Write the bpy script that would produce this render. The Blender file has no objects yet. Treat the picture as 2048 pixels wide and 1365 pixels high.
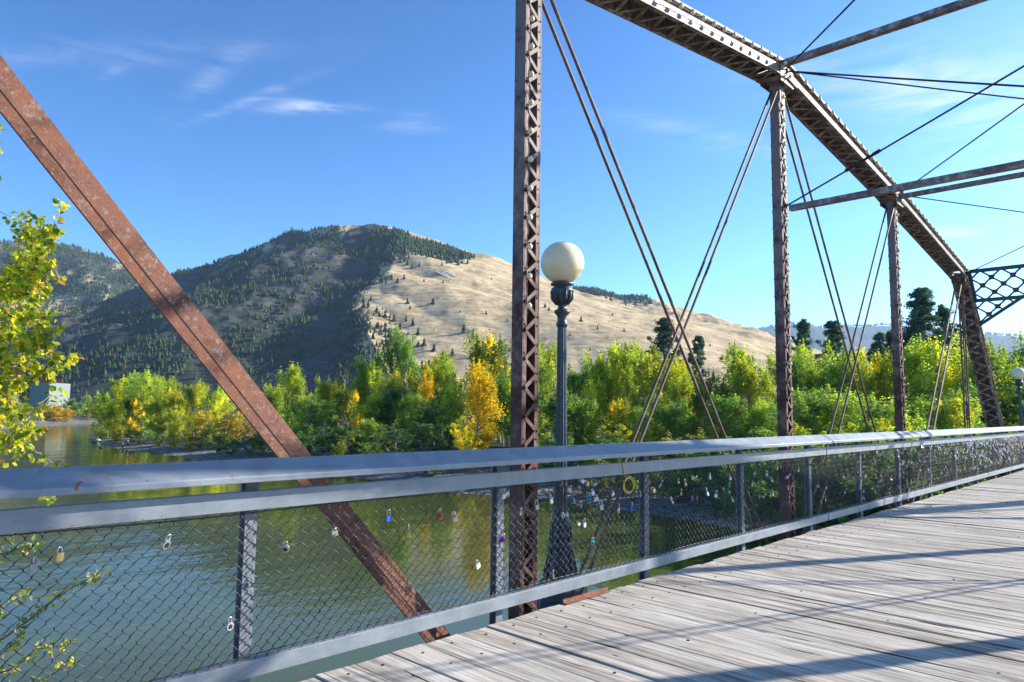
import bpy, math, random
import numpy as np
from math import sin, cos, tan, atan, radians, sqrt, pi
from mathutils import Vector, Matrix, Quaternion

random.seed(7); rng = np.random.default_rng(7)
SC = bpy.context.scene
COL = SC.collection

# ------------------------------------------------------------------ camera
FPX = 1420.0; YAW = radians(44.1); PIT = atan(138/FPX); ROLL = 0.0122; EYE = 1.52
Fv = np.array([-sin(YAW)*cos(PIT), cos(YAW)*cos(PIT), sin(PIT)])
Rv = np.array([cos(YAW), sin(YAW), 0.0]); Uv = np.cross(Rv, Fv)
Rv, Uv = Rv*cos(ROLL)+Uv*sin(ROLL), -Rv*sin(ROLL)+Uv*cos(ROLL)
CAM = np.array([0, 0, EYE])
cam_d = bpy.data.cameras.new("camera"); cam = bpy.data.objects.new("camera", cam_d); COL.objects.link(cam)
cam_d.sensor_width = 36; cam_d.lens = FPX/2048*36
cam_d.clip_start = 0.05; cam_d.clip_end = 40000
M = Matrix(((Rv[0], Uv[0], -Fv[0], 0), (Rv[1], Uv[1], -Fv[1], 0), (Rv[2], Uv[2], -Fv[2], EYE), (0, 0, 0, 1)))
cam.matrix_world = M
SC.camera = cam
# ------------------------------------------------------------------ light
SUN_AZ = radians(28.0); SUN_EL = radians(25.5)
SC.view_settings.view_transform = 'Standard'; SC.view_settings.look = 'None'
SC.view_settings.exposure = 1.02; SC.view_settings.gamma = 1
SC.cycles.use_denoising = True
SC.cycles.max_bounces = 8; SC.cycles.transparent_max_bounces = 8
SC.cycles.volume_bounces = 0
SC.cycles.caustics_reflective = False; SC.cycles.caustics_refractive = False
sun_d = bpy.data.lights.new("sun", 'SUN'); sun = bpy.data.objects.new("sun", sun_d); COL.objects.link(sun)
sun_d.energy = 5.0; sun_d.angle = radians(0.5); sun_d.color = (1.0, 0.93, 0.82)
sdir = Vector((sin(SUN_AZ)*cos(SUN_EL), cos(SUN_AZ)*cos(SUN_EL), sin(SUN_EL)))
sun.rotation_euler = sdir.to_track_quat('Z', 'Y').to_euler()
sun.location = sdir*200

def ray(x, y):
    return Fv + Rv*(x-1024)/FPX - Uv*(y-682.5)/FPX
def at_plane_x(x, y, X):
    v = ray(x, y); return CAM + v*(X/v[0])
def at_plane_z(x, y, Z):
    v = ray(x, y); return CAM + v*((Z-EYE)/v[2])
def at_depth(x, y, b):
    v = ray(x, y); return CAM + v*(b/(-v[0]*sin(YAW)+v[1]*cos(YAW)))
def proj(p):
    d = np.asarray(p, float)-CAM; z = d@Fv
    return 1024+FPX*(d@Rv)/z, 682.5-FPX*(d@Uv)/z, z
def ab2xy(a, b):
    return a*cos(YAW)-b*sin(YAW), a*sin(YAW)+b*cos(YAW)
def xy2ab(x, y):
    return x*cos(YAW)+y*sin(YAW), -x*sin(YAW)+y*cos(YAW)

# ------------------------------------------------------------------ world
w = bpy.data.worlds.new("World"); SC.world = w; w.use_nodes = True
nt = w.node_tree; N = nt.nodes; L = nt.links
for n in list(N): N.remove(n)
out = N.new('ShaderNodeOutputWorld'); bg = N.new('ShaderNodeBackground'); sky = N.new('ShaderNodeTexSky')
sky.sky_type = 'NISHITA'; sky.sun_disc = False; sky.sun_elevation = SUN_EL; sky.sun_rotation = SUN_AZ
sky.altitude = 1000; sky.air_density = 1.0; sky.dust_density = 1.1; sky.ozone_density = 2.6
bg.inputs[1].default_value = 0.15
tc = N.new('ShaderNodeTexCoord')
def wmath(op, a, b=None, c=None):
    n = N.new('ShaderNodeMath'); n.operation = op
    for i, v in enumerate((a, b, c)):
        if v is None: continue
        if isinstance(v, (int, float)): n.inputs[i].default_value = v
        else: L.new(v, n.inputs[i])
    return n.outputs[0]
def wdot(v):
    n = N.new('ShaderNodeVectorMath'); n.operation = 'DOT_PRODUCT'
    L.new(tc.outputs['Generated'], n.inputs[0]); n.inputs[1].default_value = v
    return n.outputs['Value']
cmap = N.new('ShaderNodeMapping'); L.new(tc.outputs['Generated'], cmap.inputs[0])
cmap.inputs['Scale'].default_value = (1.0, 1.0, 6.5)
cn = N.new('ShaderNodeTexNoise'); L.new(cmap.outputs[0], cn.inputs['Vector'])
cn.inputs['Scale'].default_value = 7.0; cn.inputs['Detail'].default_value = 9; cn.inputs['Roughness'].default_value = 0.62
cn.inputs['Distortion'].default_value = 0.8
total = None
# thin cirrus wisps: centre direction, half length, half width, tilt, strength
for (px, py, sx, sy, tilt, st) in [(618, 218, 78, 9, 0.02, .62), (600, 205, 50, 8, -.1, .3), (828, 255, 50, 9, 0.0, .34), (820, 242, 40, 14, .1, .15), (425, 155, 75, 16, .62, .22), (200, 108, 280, 22, 0.03, .13), (500, 200, 110, 8, .35, .22), (225, 145, 25, 9, .5, .15),
                                   (1850, 185, 250, 42, -.16, .42), (2000, 150, 140, 60, -.12, .3), (1420, 275, 170, 20, -.22, .24), (1905, 467, 45, 11, -.08, .5), (2080, 330, 260, 60, -.2, .2)]:
    d = ray(px, py); d = d/np.linalg.norm(d)
    u = Rv-d*(Rv@d); u /= np.linalg.norm(u); v = np.cross(u, d)
    t1 = u*cos(tilt)+v*sin(tilt); t2 = -u*sin(tilt)+v*cos(tilt)
    A = wmath('MULTIPLY', wdot(t1), FPX/sx); B = wmath('MULTIPLY', wdot(t2), FPX/sy)
    r2 = wmath('ADD', wmath('MULTIPLY', A, A), wmath('MULTIPLY', B, B))
    g = wmath('MULTIPLY', wmath('EXPONENT', wmath('MULTIPLY', r2, -1.0)), st)
    front = wmath('GREATER_THAN', wdot(d), 0.0)
    g = wmath('MULTIPLY', g, front)
    total = g if total is None else wmath('ADD', total, g)
nz = wmath('MAXIMUM', wmath('MULTIPLY_ADD', cn.outputs['Fac'], 3.6, -1.35), 0.0)
cl = wmath('MINIMUM', wmath('MULTIPLY', wmath('MULTIPLY', total, nz), 0.85), 0.8)
hs = N.new('ShaderNodeHueSaturation'); L.new(sky.outputs[0], hs.inputs['Color'])
hs.inputs['Saturation'].default_value = 1.13; hs.inputs['Value'].default_value = 1.0
mx = N.new('ShaderNodeMix'); mx.data_type = 'RGBA'
sc1 = N.new('ShaderNodeVectorMath'); sc1.operation = 'SCALE'; sc1.inputs[3].default_value = 1/6.5; L.new(hs.outputs[0], sc1.inputs[0])
gm = N.new('ShaderNodeGamma'); gm.inputs[1].default_value = 1.45; L.new(sc1.outputs[0], gm.inputs[0])
sc2 = N.new('ShaderNodeVectorMath'); sc2.operation = 'SCALE'; sc2.inputs[3].default_value = 6.9; tn = N.new('ShaderNodeVectorMath'); tn.operation = 'MULTIPLY'; tn.inputs[1].default_value = (.87, 1.03, 1.03); L.new(gm.outputs[0], tn.inputs[0]); L.new(tn.outputs[0], sc2.inputs[0])
L.new(cl, mx.inputs['Factor']); L.new(sc2.outputs[0], mx.inputs['A']); mx.inputs['B'].default_value = (4.3, 4.5, 4.8, 1)
L.new(mx.outputs['Result'], bg.inputs[0]); L.new(bg.outputs[0], out.inputs[0])

# ------------------------------------------------------------------ helpers
def tag(o, label=None, cat=None, group=None, kind=None):
    if label: o['label'] = label
    if cat: o['category'] = cat
    if group: o['group'] = group
    if kind: o['kind'] = kind
    return o
def empty(name, loc=(0, 0, 0), rz=0.0, parent=None):
    o = bpy.data.objects.new(name, None); COL.objects.link(o); o.location = loc; o.rotation_euler = (0, 0, rz)
    o.empty_display_size = .1
    if parent: o.parent = parent
    return o
def link_mesh(name, me, parent=None, loc=None):
    o = bpy.data.objects.new(name, me); COL.objects.link(o)
    if parent: o.parent = parent
    if loc is not None: o.location = loc
    return o
def np_mesh(name, V, F, mat=None, smooth=False, col=None):
    """V (n,3), F (m,k) all faces with k corners; col: per-face rgb"""
    V = np.asarray(V, np.float32); F = np.asarray(F, np.int32); m, k = F.shape
    me = bpy.data.meshes.new(name)
    me.vertices.add(len(V)); me.vertices.foreach_set('co', V.ravel())
    me.loops.add(m*k); me.loops.foreach_set('vertex_index', F.ravel())
    me.polygons.add(m); me.polygons.foreach_set('loop_start', np.arange(m, dtype=np.int32)*k)
    me.polygons.foreach_set('loop_total', np.full(m, k, np.int32))
    if smooth: me.polygons.foreach_set('use_smooth', np.ones(m, bool))
    me.update(calc_edges=True)
    if col is not None:
        at = me.attributes.new('Col', 'FLOAT_COLOR', 'FACE')
        c = np.ones((m, 4), np.float32); c[:, :3] = col; at.data.foreach_set('color', c.ravel())
    if mat: me.materials.append(mat)
    return me
class MB:
    def __init__(s): s.v = []; s.f = []; s.sm = []
    def add(s, vs, fs, smooth=False):
        n = len(s.v); s.v += [tuple(v) for v in vs]; s.f += [tuple(i+n for i in f) for f in fs]; s.sm += [smooth]*len(fs)
    def box(s, c, d, R=None):
        x, y, z = [k/2 for k in d]; P = []
        for i in (-1, 1):
            for j in (-1, 1):
                for k in (-1, 1):
                    p = Vector((i*x, j*y, k*z)); P.append((R @ p if R else p)+Vector(c))
        s.add(P, [(0, 1, 3, 2), (4, 6, 7, 5), (0, 4, 5, 1), (2, 3, 7, 6), (0, 2, 6, 4), (1, 5, 7, 3)])
    def bar(s, p, q, w, h, side=(1, 0, 0)):
        p = Vector(p); q = Vector(q); d = q-p; L_ = d.length; d.normalize()
        sd = Vector(side); sd = (sd-d*sd.dot(d)).normalized(); up = d.cross(sd)
        R = Matrix((sd, up, d)).transposed()
        s.box((p+q)/2, (w, h, L_), R)
    def tube(s, pts, r, n=8, caps=True, smooth=True):
        pts = [Vector(p) for p in pts]; rr = r if isinstance(r, (list, tuple)) else [r]*len(pts)
        rings = []; ref = None
        for i, p in enumerate(pts):
            d = (pts[min(i+1, len(pts)-1)]-pts[max(i-1, 0)]).normalized()
            if ref is None: ref = Vector((0, 0, 1)) if abs(d.z) < .9 else Vector((1, 0, 0))
            a = (ref-d*ref.dot(d)).normalized(); ref = a; b = d.cross(a)
            rings.append([p+(a*cos(2*pi*k/n)+b*sin(2*pi*k/n))*rr[i] for k in range(n)])
        V = [v for rg in rings for v in rg]; Fs = []
        for i in range(len(pts)-1):
            for k in range(n):
                Fs.append((i*n+k, i*n+(k+1) % n, (i+1)*n+(k+1) % n, (i+1)*n+k))
        if caps: Fs.append(tuple(range(n-1, -1, -1))); Fs.append(tuple((len(pts)-1)*n+k for k in range(n)))
        s.add(V, Fs, smooth)
    def lathe(s, prof, n=16, c=(0, 0, 0), flute=0.0, smooth=True):
        V = []; Fs = []
        for (r, z) in prof:
            for k in range(n):
                rr = r*(1-(flute if k % 2 else 0)); a = 2*pi*k/n
                V.append((c[0]+rr*cos(a), c[1]+rr*sin(a), c[2]+z))
        for i in range(len(prof)-1):
            for k in range(n): Fs.append((i*n+k, i*n+(k+1) % n, (i+1)*n+(k+1) % n, (i+1)*n+k))
        Fs.append(tuple(range(n-1, -1, -1))); Fs.append(tuple((len(prof)-1)*n+k for k in range(n)))
        s.add(V, Fs, smooth)
    def ball(s, c, r, nu=8, nv=5, sc=(1, 1, 1)):
        V = []; Fs = []
        for j in range(nv+1):
            t = pi*j/nv
            for k in range(nu):
                a = 2*pi*k/nu; V.append((c[0]+r*sc[0]*sin(t)*cos(a), c[1]+r*sc[1]*sin(t)*sin(a), c[2]+r*sc[2]*cos(t)))
        for j in range(nv):
            for k in range(nu): Fs.append((j*nu+k, (j+1)*nu+k, (j+1)*nu+(k+1) % nu, j*nu+(k+1) % nu))
        s.add(V, Fs, True)
    def rivet(s, c, n, r=.009):
        n = Vector(n).normalized(); a = n.orthogonal().normalized(); b = n.cross(a); c = Vector(c)
        P = [c+(a*cos(k*pi/3)+b*sin(k*pi/3))*r for k in range(6)]; P += [c+n*r*.75+(a*cos(k*pi/3)+b*sin(k*pi/3))*r*.5 for k in range(6)]
        s.add(P, [(k, (k+1) % 6, 6+(k+1) % 6, 6+k) for k in range(6)]+[(6, 7, 8, 9, 10, 11)], False)
    def mesh(s, name, mat, bevel=0):
        me = bpy.data.meshes.new(name); me.from_pydata([tuple(v) for v in s.v], [], s.f)
        me.polygons.foreach_set('use_smooth', s.sm); me.update()
        if mat: me.materials.append(mat)
        return me
    def build(s, name, mat, parent=None, loc=None, bevel=0):
        o = link_mesh(name, s.mesh(name, mat), parent, loc)
        if bevel:
            b = o.modifiers.new('bevel', 'BEVEL'); b.width = bevel; b.segments = 2; b.limit_method = 'ANGLE'
        return o
def fbm(x, y, seed=0, octs=5, lac=2.03, gain=.5, ridged=False):
    """cheap value-noise fbm on arrays"""
    x = np.asarray(x, float); y = np.asarray(y, float); tot = np.zeros_like(x); amp = 1.; nrm = 0
    for o in range(octs):
        xi = np.floor(x).astype(np.int64); yi = np.floor(y).astype(np.int64); fx = x-xi; fy = y-yi
        fx = fx*fx*(3-2*fx); fy = fy*fy*(3-2*fy)
        def h(i, j):
            n = (i*374761393+j*668265263+(seed+o)*2147483647) & 0xffffffff
            n = ((n ^ (n >> 13))*1274126177) & 0xffffffff
            return ((n ^ (n >> 16)) & 0xffff)/65535.
        v = (h(xi, yi)*(1-fx)+h(xi+1, yi)*fx)*(1-fy)+(h(xi, yi+1)*(1-fx)+h(xi+1, yi+1)*fx)*fy
        if ridged: v = 1-abs(2*v-1)
        tot += amp*v; nrm += amp; amp *= gain; x = x*lac+17.3; y = y*lac-9.1
    return tot/nrm
def sstep(a, b, x):
    t = np.clip((x-a)/(b-a), 0, 1); return t*t*(3-2*t)

# ------------------------------------------------------------------ materials
class Mat:
    def __init__(s, name):
        s.m = bpy.data.materials.new(name); s.m.use_nodes = True; s.t = s.m.node_tree; s.N = s.t.nodes; s.L = s.t.links
        s.bsdf = s.N['Principled BSDF']; s.out = s.N['Material Output']
    def node(s, typ, **kw):
        n = s.N.new(typ)
        for k, v in kw.items(): setattr(n, k, v)
        return n
    def put(s, sock, v):
        if isinstance(v, bpy.types.NodeSocket): s.L.new(v, sock)
        else:
            if isinstance(v, tuple) and len(v) == 3 and sock.type == 'RGBA': v = v+(1,)
            sock.default_value = v
    def coord(s, kind='Object', scale=(1, 1, 1), rot=(0, 0, 0)):
        if kind == 'World':
            g = s.node('ShaderNodeNewGeometry').outputs['Position']
        else: g = s.node('ShaderNodeTexCoord').outputs[kind]
        m = s.node('ShaderNodeMapping'); s.L.new(g, m.inputs[0]); m.inputs['Scale'].default_value = scale; m.inputs['Rotation'].default_value = rot
        return m.outputs[0]
    def noise(s, vec, scale, detail=4, rough=.55, dist=0, out='Fac'):
        n = s.node('ShaderNodeTexNoise'); s.L.new(vec, n.inputs['Vector']); n.inputs['Scale'].default_value = scale
        n.inputs['Detail'].default_value = detail; n.inputs['Roughness'].default_value = rough; n.inputs['Distortion'].default_value = dist
        return n.outputs[out]
    def voronoi(s, vec, scale, feature='F1', out='Distance'):
        n = s.node('ShaderNodeTexVoronoi', feature=feature); s.L.new(vec, n.inputs['Vector']); n.inputs['Scale'].default_value = scale
        return n.outputs[out]
    def ramp(s, fac, stops):
        n = s.node('ShaderNodeValToRGB'); s.L.new(fac, n.inputs[0]); e = n.color_ramp.elements
        while len(e) < len(stops): e.new(.5)
        for el, (p, c) in zip(e, stops):
            el.position = p; el.color = (c, c, c, 1) if isinstance(c, (int, float)) else tuple(c)+(1,)
        return n.outputs['Color']
    def mix(s, f, a, b, mode='MIX'):
        n = s.node('ShaderNodeMix', data_type='RGBA', blend_type=mode)
        s.put(n.inputs['Factor'], f); s.put(n.inputs['A'], a); s.put(n.inputs['B'], b); return n.outputs['Result']
    def math(s, op, a, b=None, c=None):
        n = s.node('ShaderNodeMath', operation=op)
        for i, v in enumerate((a, b, c)):
            if v is not None: s.put(n.inputs[i], v)
        return n.outputs[0]
    def bump(s, h, strength=.3, dist=.01):
        n = s.node('ShaderNodeBump'); s.L.new(h, n.inputs['Height']); n.inputs['Strength'].default_value = strength; n.inputs['Distance'].default_value = dist
        s.L.new(n.outputs[0], s.bsdf.inputs['Normal']); return n
    def set(s, color=None, rough=None, metal=None, spec=None):
        if color is not None: s.put(s.bsdf.inputs['Base Color'], color)
        if rough is not None: s.put(s.bsdf.inputs['Roughness'], rough)
        if metal is not None: s.put(s.bsdf.inputs['Metallic'], metal)
        if spec is not None: s.put(s.bsdf.inputs['Specular IOR Level'], spec)
        return s

def steel(name, dark, mid, pale, pale_amt=.5, rough=.62, zfade=False):
    m = Mat(name); c = m.coord('World'); n1 = m.noise(c, 3.0, 6, .65); n2 = m.noise(c, 38, 4, .6); n3 = m.noise(c, 9, 8, .72)
    col = m.ramp(n1, [(.35, dark), (.65, mid)])
    pm = m.ramp(n3, [(pale_amt, 0.), (pale_amt+.1, 1.)])
    if zfade:
        sep = m.node('ShaderNodeSeparateXYZ'); m.L.new(c, sep.inputs[0])
        zf = m.math('MULTIPLY_ADD', sep.outputs[2], .28, -.45)
        zf = m.math('MINIMUM', m.math('MAXIMUM', zf, 0.08), 1.0)
        pm = m.math('MULTIPLY', m.ramp(m.math('ADD', m.noise(c, 6, 8, .7), m.math('MULTIPLY', zf, .33)), [(.55, 0.), (.75, 1.)]), .9)
    col = m.mix(pm, col, pale)
    col = m.mix(.35, col, m.ramp(n2, [(.3, (.25, .25, .25)), (.7, (1., 1., 1.))]), 'MULTIPLY')
    m.set(col, rough, .0, .35); m.bump(n2, .35, .004); return m.m
M_STEEL = steel('weathered_brown_steel', (.075, .028, .021), (.22, .095, .070), (.30, .225, .215), zfade=True)
M_RUST = steel('orange_rust_steel', (.19, .070, .042), (.40, .165, .10), (.40, .34, .32), .56, .75)
def m_rustbar():
    m = Mat('flaking_orange_rust'); c = m.coord('World'); a = m.noise(c, 2.2, 5, .6); b = m.noise(c, 14, 6, .7, .4); f = m.noise(c, 34, 6, .75); g = m.noise(c, 110, 3, .6)
    col = m.ramp(m.math('ADD', m.math('MULTIPLY', a, .5), m.math('MULTIPLY', b, .5)), [(.36, (.13, .055, .038)), (.48, (.27, .125, .088)), (.60, (.34, .135, .07))])
    col = m.mix(m.ramp(f, [(.55, 0.), (.66, .85)]), col, (.38, .34, .32)); col = m.mix(m.ramp(m.noise(c, 7, 6, .7), [(.60, 0.), (.66, .55)]), col, (.40, .37, .35))
    col = m.mix(.45, col, m.ramp(g, [(.3, (.45, .42, .40)), (.6, (1, 1, 1))]), 'MULTIPLY'); m.set(col, .75, 0, .2); m.bump(m.math('ADD', f, g), .5, .004); return m.m
M_RUSTBAR = m_rustbar()
M_CHORD = steel('old_grey_brown_paint', (.16, .105, .09), (.30, .225, .20), (.52, .46, .43), .50, .55)
M_TEAL = steel('old_teal_paint', (.05, .10, .10), (.085, .15, .155), (.13, .09, .07), .68, .5)
M_ROD = steel('rusty_rod_steel', (.11, .062, .048), (.28, .17, .135), (.32, .26, .23), .55, .6)

def m_rail():
    m = Mat('blue_grey_galvanised_paint'); c = m.coord('World'); st = m.coord('World', (2.5, .8, 14)); n1 = m.noise(c, 5, 6, .65); n2 = m.noise(st, 9, 5, .7); n3 = m.noise(c, 4.2, 2, .5)
    col = m.ramp(n1, [(.3, (.20, .23, .265)), (.7, (.31, .345, .385))])
    col = m.mix(.35, col, m.ramp(n2, [(.3, (.55, .57, .6)), (.7, (1, 1, 1))]), 'MULTIPLY')
    spots = m.ramp(m.noise(c, 19, 3, .5, .6), [(.715, 0.), (.735, 1.)])
    col = m.mix(spots, col, (.30, .12, .065))
    ch = m.ramp(m.noise(c, 60, 3, .6), [(.70, 0.), (.73, .7)])
    col = m.mix(ch, col, (.55, .57, .6))
    m.set(col, m.ramp(n1, [(.3, .46), (.7, .64)]), .15, .45); m.bump(m.noise(c, 30, 5, .6), .12, .004); return m.m
M_RAIL = m_rail()
def m_wire():
    m = Mat('dark_mesh_wire'); c = m.coord('World'); col = m.ramp(m.noise(c, 14, 3), [(.35, (.022, .025, .028)), (.7, (.07, .075, .08))]); m.set(col, .45, .1, .4); return m.m
M_WIRE = m_wire()
M_POST = None
def m_wood():
    m = Mat('weathered_deck_timber')
    c = m.coord('World', (1, 1, 1)); wp = m.noise(m.coord('World', (1.1, 5, 5)), 1.0, 3, .5, 0, 'Color')
    off = m.node('ShaderNodeVectorMath', operation='SCALE'); m.L.new(wp, off.inputs[0]); off.inputs[3].default_value = .045
    wc = m.node('ShaderNodeVectorMath', operation='ADD'); m.L.new(c, wc.inputs[0]); m.L.new(off.outputs[0], wc.inputs[1])
    def sc(v):
        q = m.node('ShaderNodeMapping'); m.L.new(wc.outputs[0], q.inputs[0]); q.inputs['Scale'].default_value = v; return q.outputs[0]
    g1 = sc((.9, 22, 22)); g2 = sc((2.6, 78, 78)); g3 = sc((.5, 9, 9))
    a = m.noise(g1, 1.0, 6, .62, .6); b = m.noise(g2, 1.0, 6, .68, .3); d = m.noise(g3, 1.0, 5, .6, .9); blot = m.noise(c, 1.3, 4, .6)
    col = m.ramp(a, [(.33, (.22, .195, .165)), (.44, (.53, .485, .425)), (.63, (.78, .725, .65))])
    col = m.mix(.55, col, m.ramp(b, [(.36, (.30, .28, .26)), (.51, (1, 1, 1))]), 'MULTIPLY')
    col = m.mix(.6, col, m.ramp(d, [(.30, (.45, .44, .43)), (.5, (1, 1, 1))]), 'MULTIPLY')
    col = m.mix(.5, col, m.ramp(blot, [(.3, (.62, .60, .57)), (.6, (1, 1, 1))]), 'MULTIPLY')
    # per-plank tone
    sep = m.node('ShaderNodeSeparateXYZ'); m.L.new(c, sep.inputs[0])
    fl = m.math('FLOOR', m.math('DIVIDE', m.math('ADD', sep.outputs[1], 7.0), .2725))
    wn = m.node('ShaderNodeTexWhiteNoise', noise_dimensions='1D'); m.L.new(fl, wn.inputs['W'])
    col = m.mix(.55, col, m.ramp(wn.outputs['Value'], [(0, (.60, .57, .53)), (1, (1, 1, 1))]), 'MULTIPLY')
    # deep checks
    ck = m.noise(sc((.95, 25, 25)), 1.0, 2, .5, .7)
    crack = m.ramp(ck, [(.0, 1.), (.325, 1.), (.345, 0.)])
    col = m.mix(crack, col, (.035, .03, .027))
    kn = m.voronoi(m.coord('World', (1.1, 3.2, 3)), 1.7); knot = m.ramp(kn, [(.0, 1.), (.035, 1.), (.06, 0.)])
    col = m.mix(knot, col, (.05, .042, .036))
    h = m.math('SUBTRACT', m.math('ADD', m.math('MULTIPLY', a, .8), m.math('MULTIPLY', b, .45)), m.math('MULTIPLY', crack, 1.6))
    m.set(col, .88, 0, .15); m.bump(h, .75, .008); return m.m
M_WOOD = m_wood()
def flat(name, col, rough=.5, metal=0., bump=0, nscale=20, var=.25):
    m = Mat(name); c = m.coord('Object'); n = m.noise(c, nscale, 4)
    colr = m.ramp(n, [(.3, tuple(k*(1-var) for k in col)), (.7, tuple(min(1, k*(1+var)) for k in col))]); m.set(colr, rough, metal)
    if bump: m.bump(n, bump, .005)
    return m.m
M_POST = flat('dark_grey_post_paint', (.21, .23, .26), .6, 0, .1, 20)
M_BOLT = flat('black_bolt_head', (.025, .023, .022), .6, .3)
M_LAMPIRON = flat('dark_slate_iron_paint', (.060, .075, .088), .42, .15, .15, 25)
def m_globe():
    m = Mat('cream_lamp_globe'); n = m.noise(m.coord('Object'), 6, 4); m.set(m.ramp(n, [(.3, (.95, .79, .50)), (.7, (.98, .85, .58))]), .28, 0, .5)
    m.bsdf.inputs['Subsurface Weight'].default_value = .35; m.bsdf.inputs['Subsurface Radius'].default_value = (.22, .18, .10)
    m.bsdf.inputs['Subsurface Scale'].default_value = .6
    return m.m
M_GLOBE = m_globe()
M_BULB = flat('cream_bulb_glass', (.92, .76, .44), .5, 0, 0, 20, .08)
M_CABLE = flat('dark_cable', (.03, .03, .03), .6)
def m_objcol(name, rough=.4, metal=0.):
    m = Mat(name); oi = m.node('ShaderNodeObjectInfo'); n = m.noise(m.coord('Object'), 60, 3)
    m.set(m.mix(.4, oi.outputs['Color'], m.ramp(n, [(.3, (.6, .6, .6)), (.7, (1, 1, 1))]), 'MULTIPLY'), rough, metal); return m.m
M_LOCKP = m_objcol('lock_enamel', .38); M_LOCKM = m_objcol('lock_metal', .33, .55)
M_SHACK = flat('bright_shackle_steel', (.62, .62, .62), .25, .7, 0, 20, .1)
M_DIAL = flat('black_lock_dial', (.03, .03, .03), .4)
M_YEL = flat('yellow_coated_cable', (.70, .50, .05), .45)
def m_leaf(name, trans=.5, rough=.7):
    m = Mat(name); at = m.node('ShaderNodeAttribute', attribute_name='Col'); oi = m.node('ShaderNodeObjectInfo')
    col = m.mix(1.0, at.outputs['Color'], oi.outputs['Color'], 'MULTIPLY')
    m.set(col, rough, 0, .14)
    tr = m.node('ShaderNodeBsdfTranslucent'); tcol = m.mix(1.0, col, (1.0, 1.12, .62), 'MULTIPLY'); m.put(tr.inputs[0], tcol)
    ms = m.node('ShaderNodeMixShader'); ms.inputs[0].default_value = trans
    m.L.new(m.bsdf.outputs[0], ms.inputs[1]); m.L.new(tr.outputs[0], ms.inputs[2]); m.L.new(ms.outputs[0], m.out.inputs[0]); return m.m
M_LEAF = m_leaf('broad_leaves'); M_NEEDLE = m_leaf('pine_needles', .25, .7)
M_FOLI = m_leaf('distant_conifers', .10, .8)
def m_bark(name, a, b):
    m = Mat(name); c = m.coord('Object', (6, 6, 1.2)); n = m.noise(c, 3, 6, .7); m.set(m.ramp(n, [(.3, a), (.7, b)]), .9, 0, .1); m.bump(n, .6, .03); return m.m
M_BARK = m_bark('grey_bark', (.16, .145, .125), (.42, .39, .35)); M_PBARK = m_bark('pine_bark', (.07, .04, .025), (.18, .10, .06))
M_TWIG = m_bark('pale_twig_bark', (.22, .19, .17), (.42, .38, .35))
M_CONC = flat('concrete', (.38, .36, .33), .85, 0, .3, 3)
M_ROCK = flat('river_rock', (.30, .27, .24), .85, 0, .5, 6)

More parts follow.
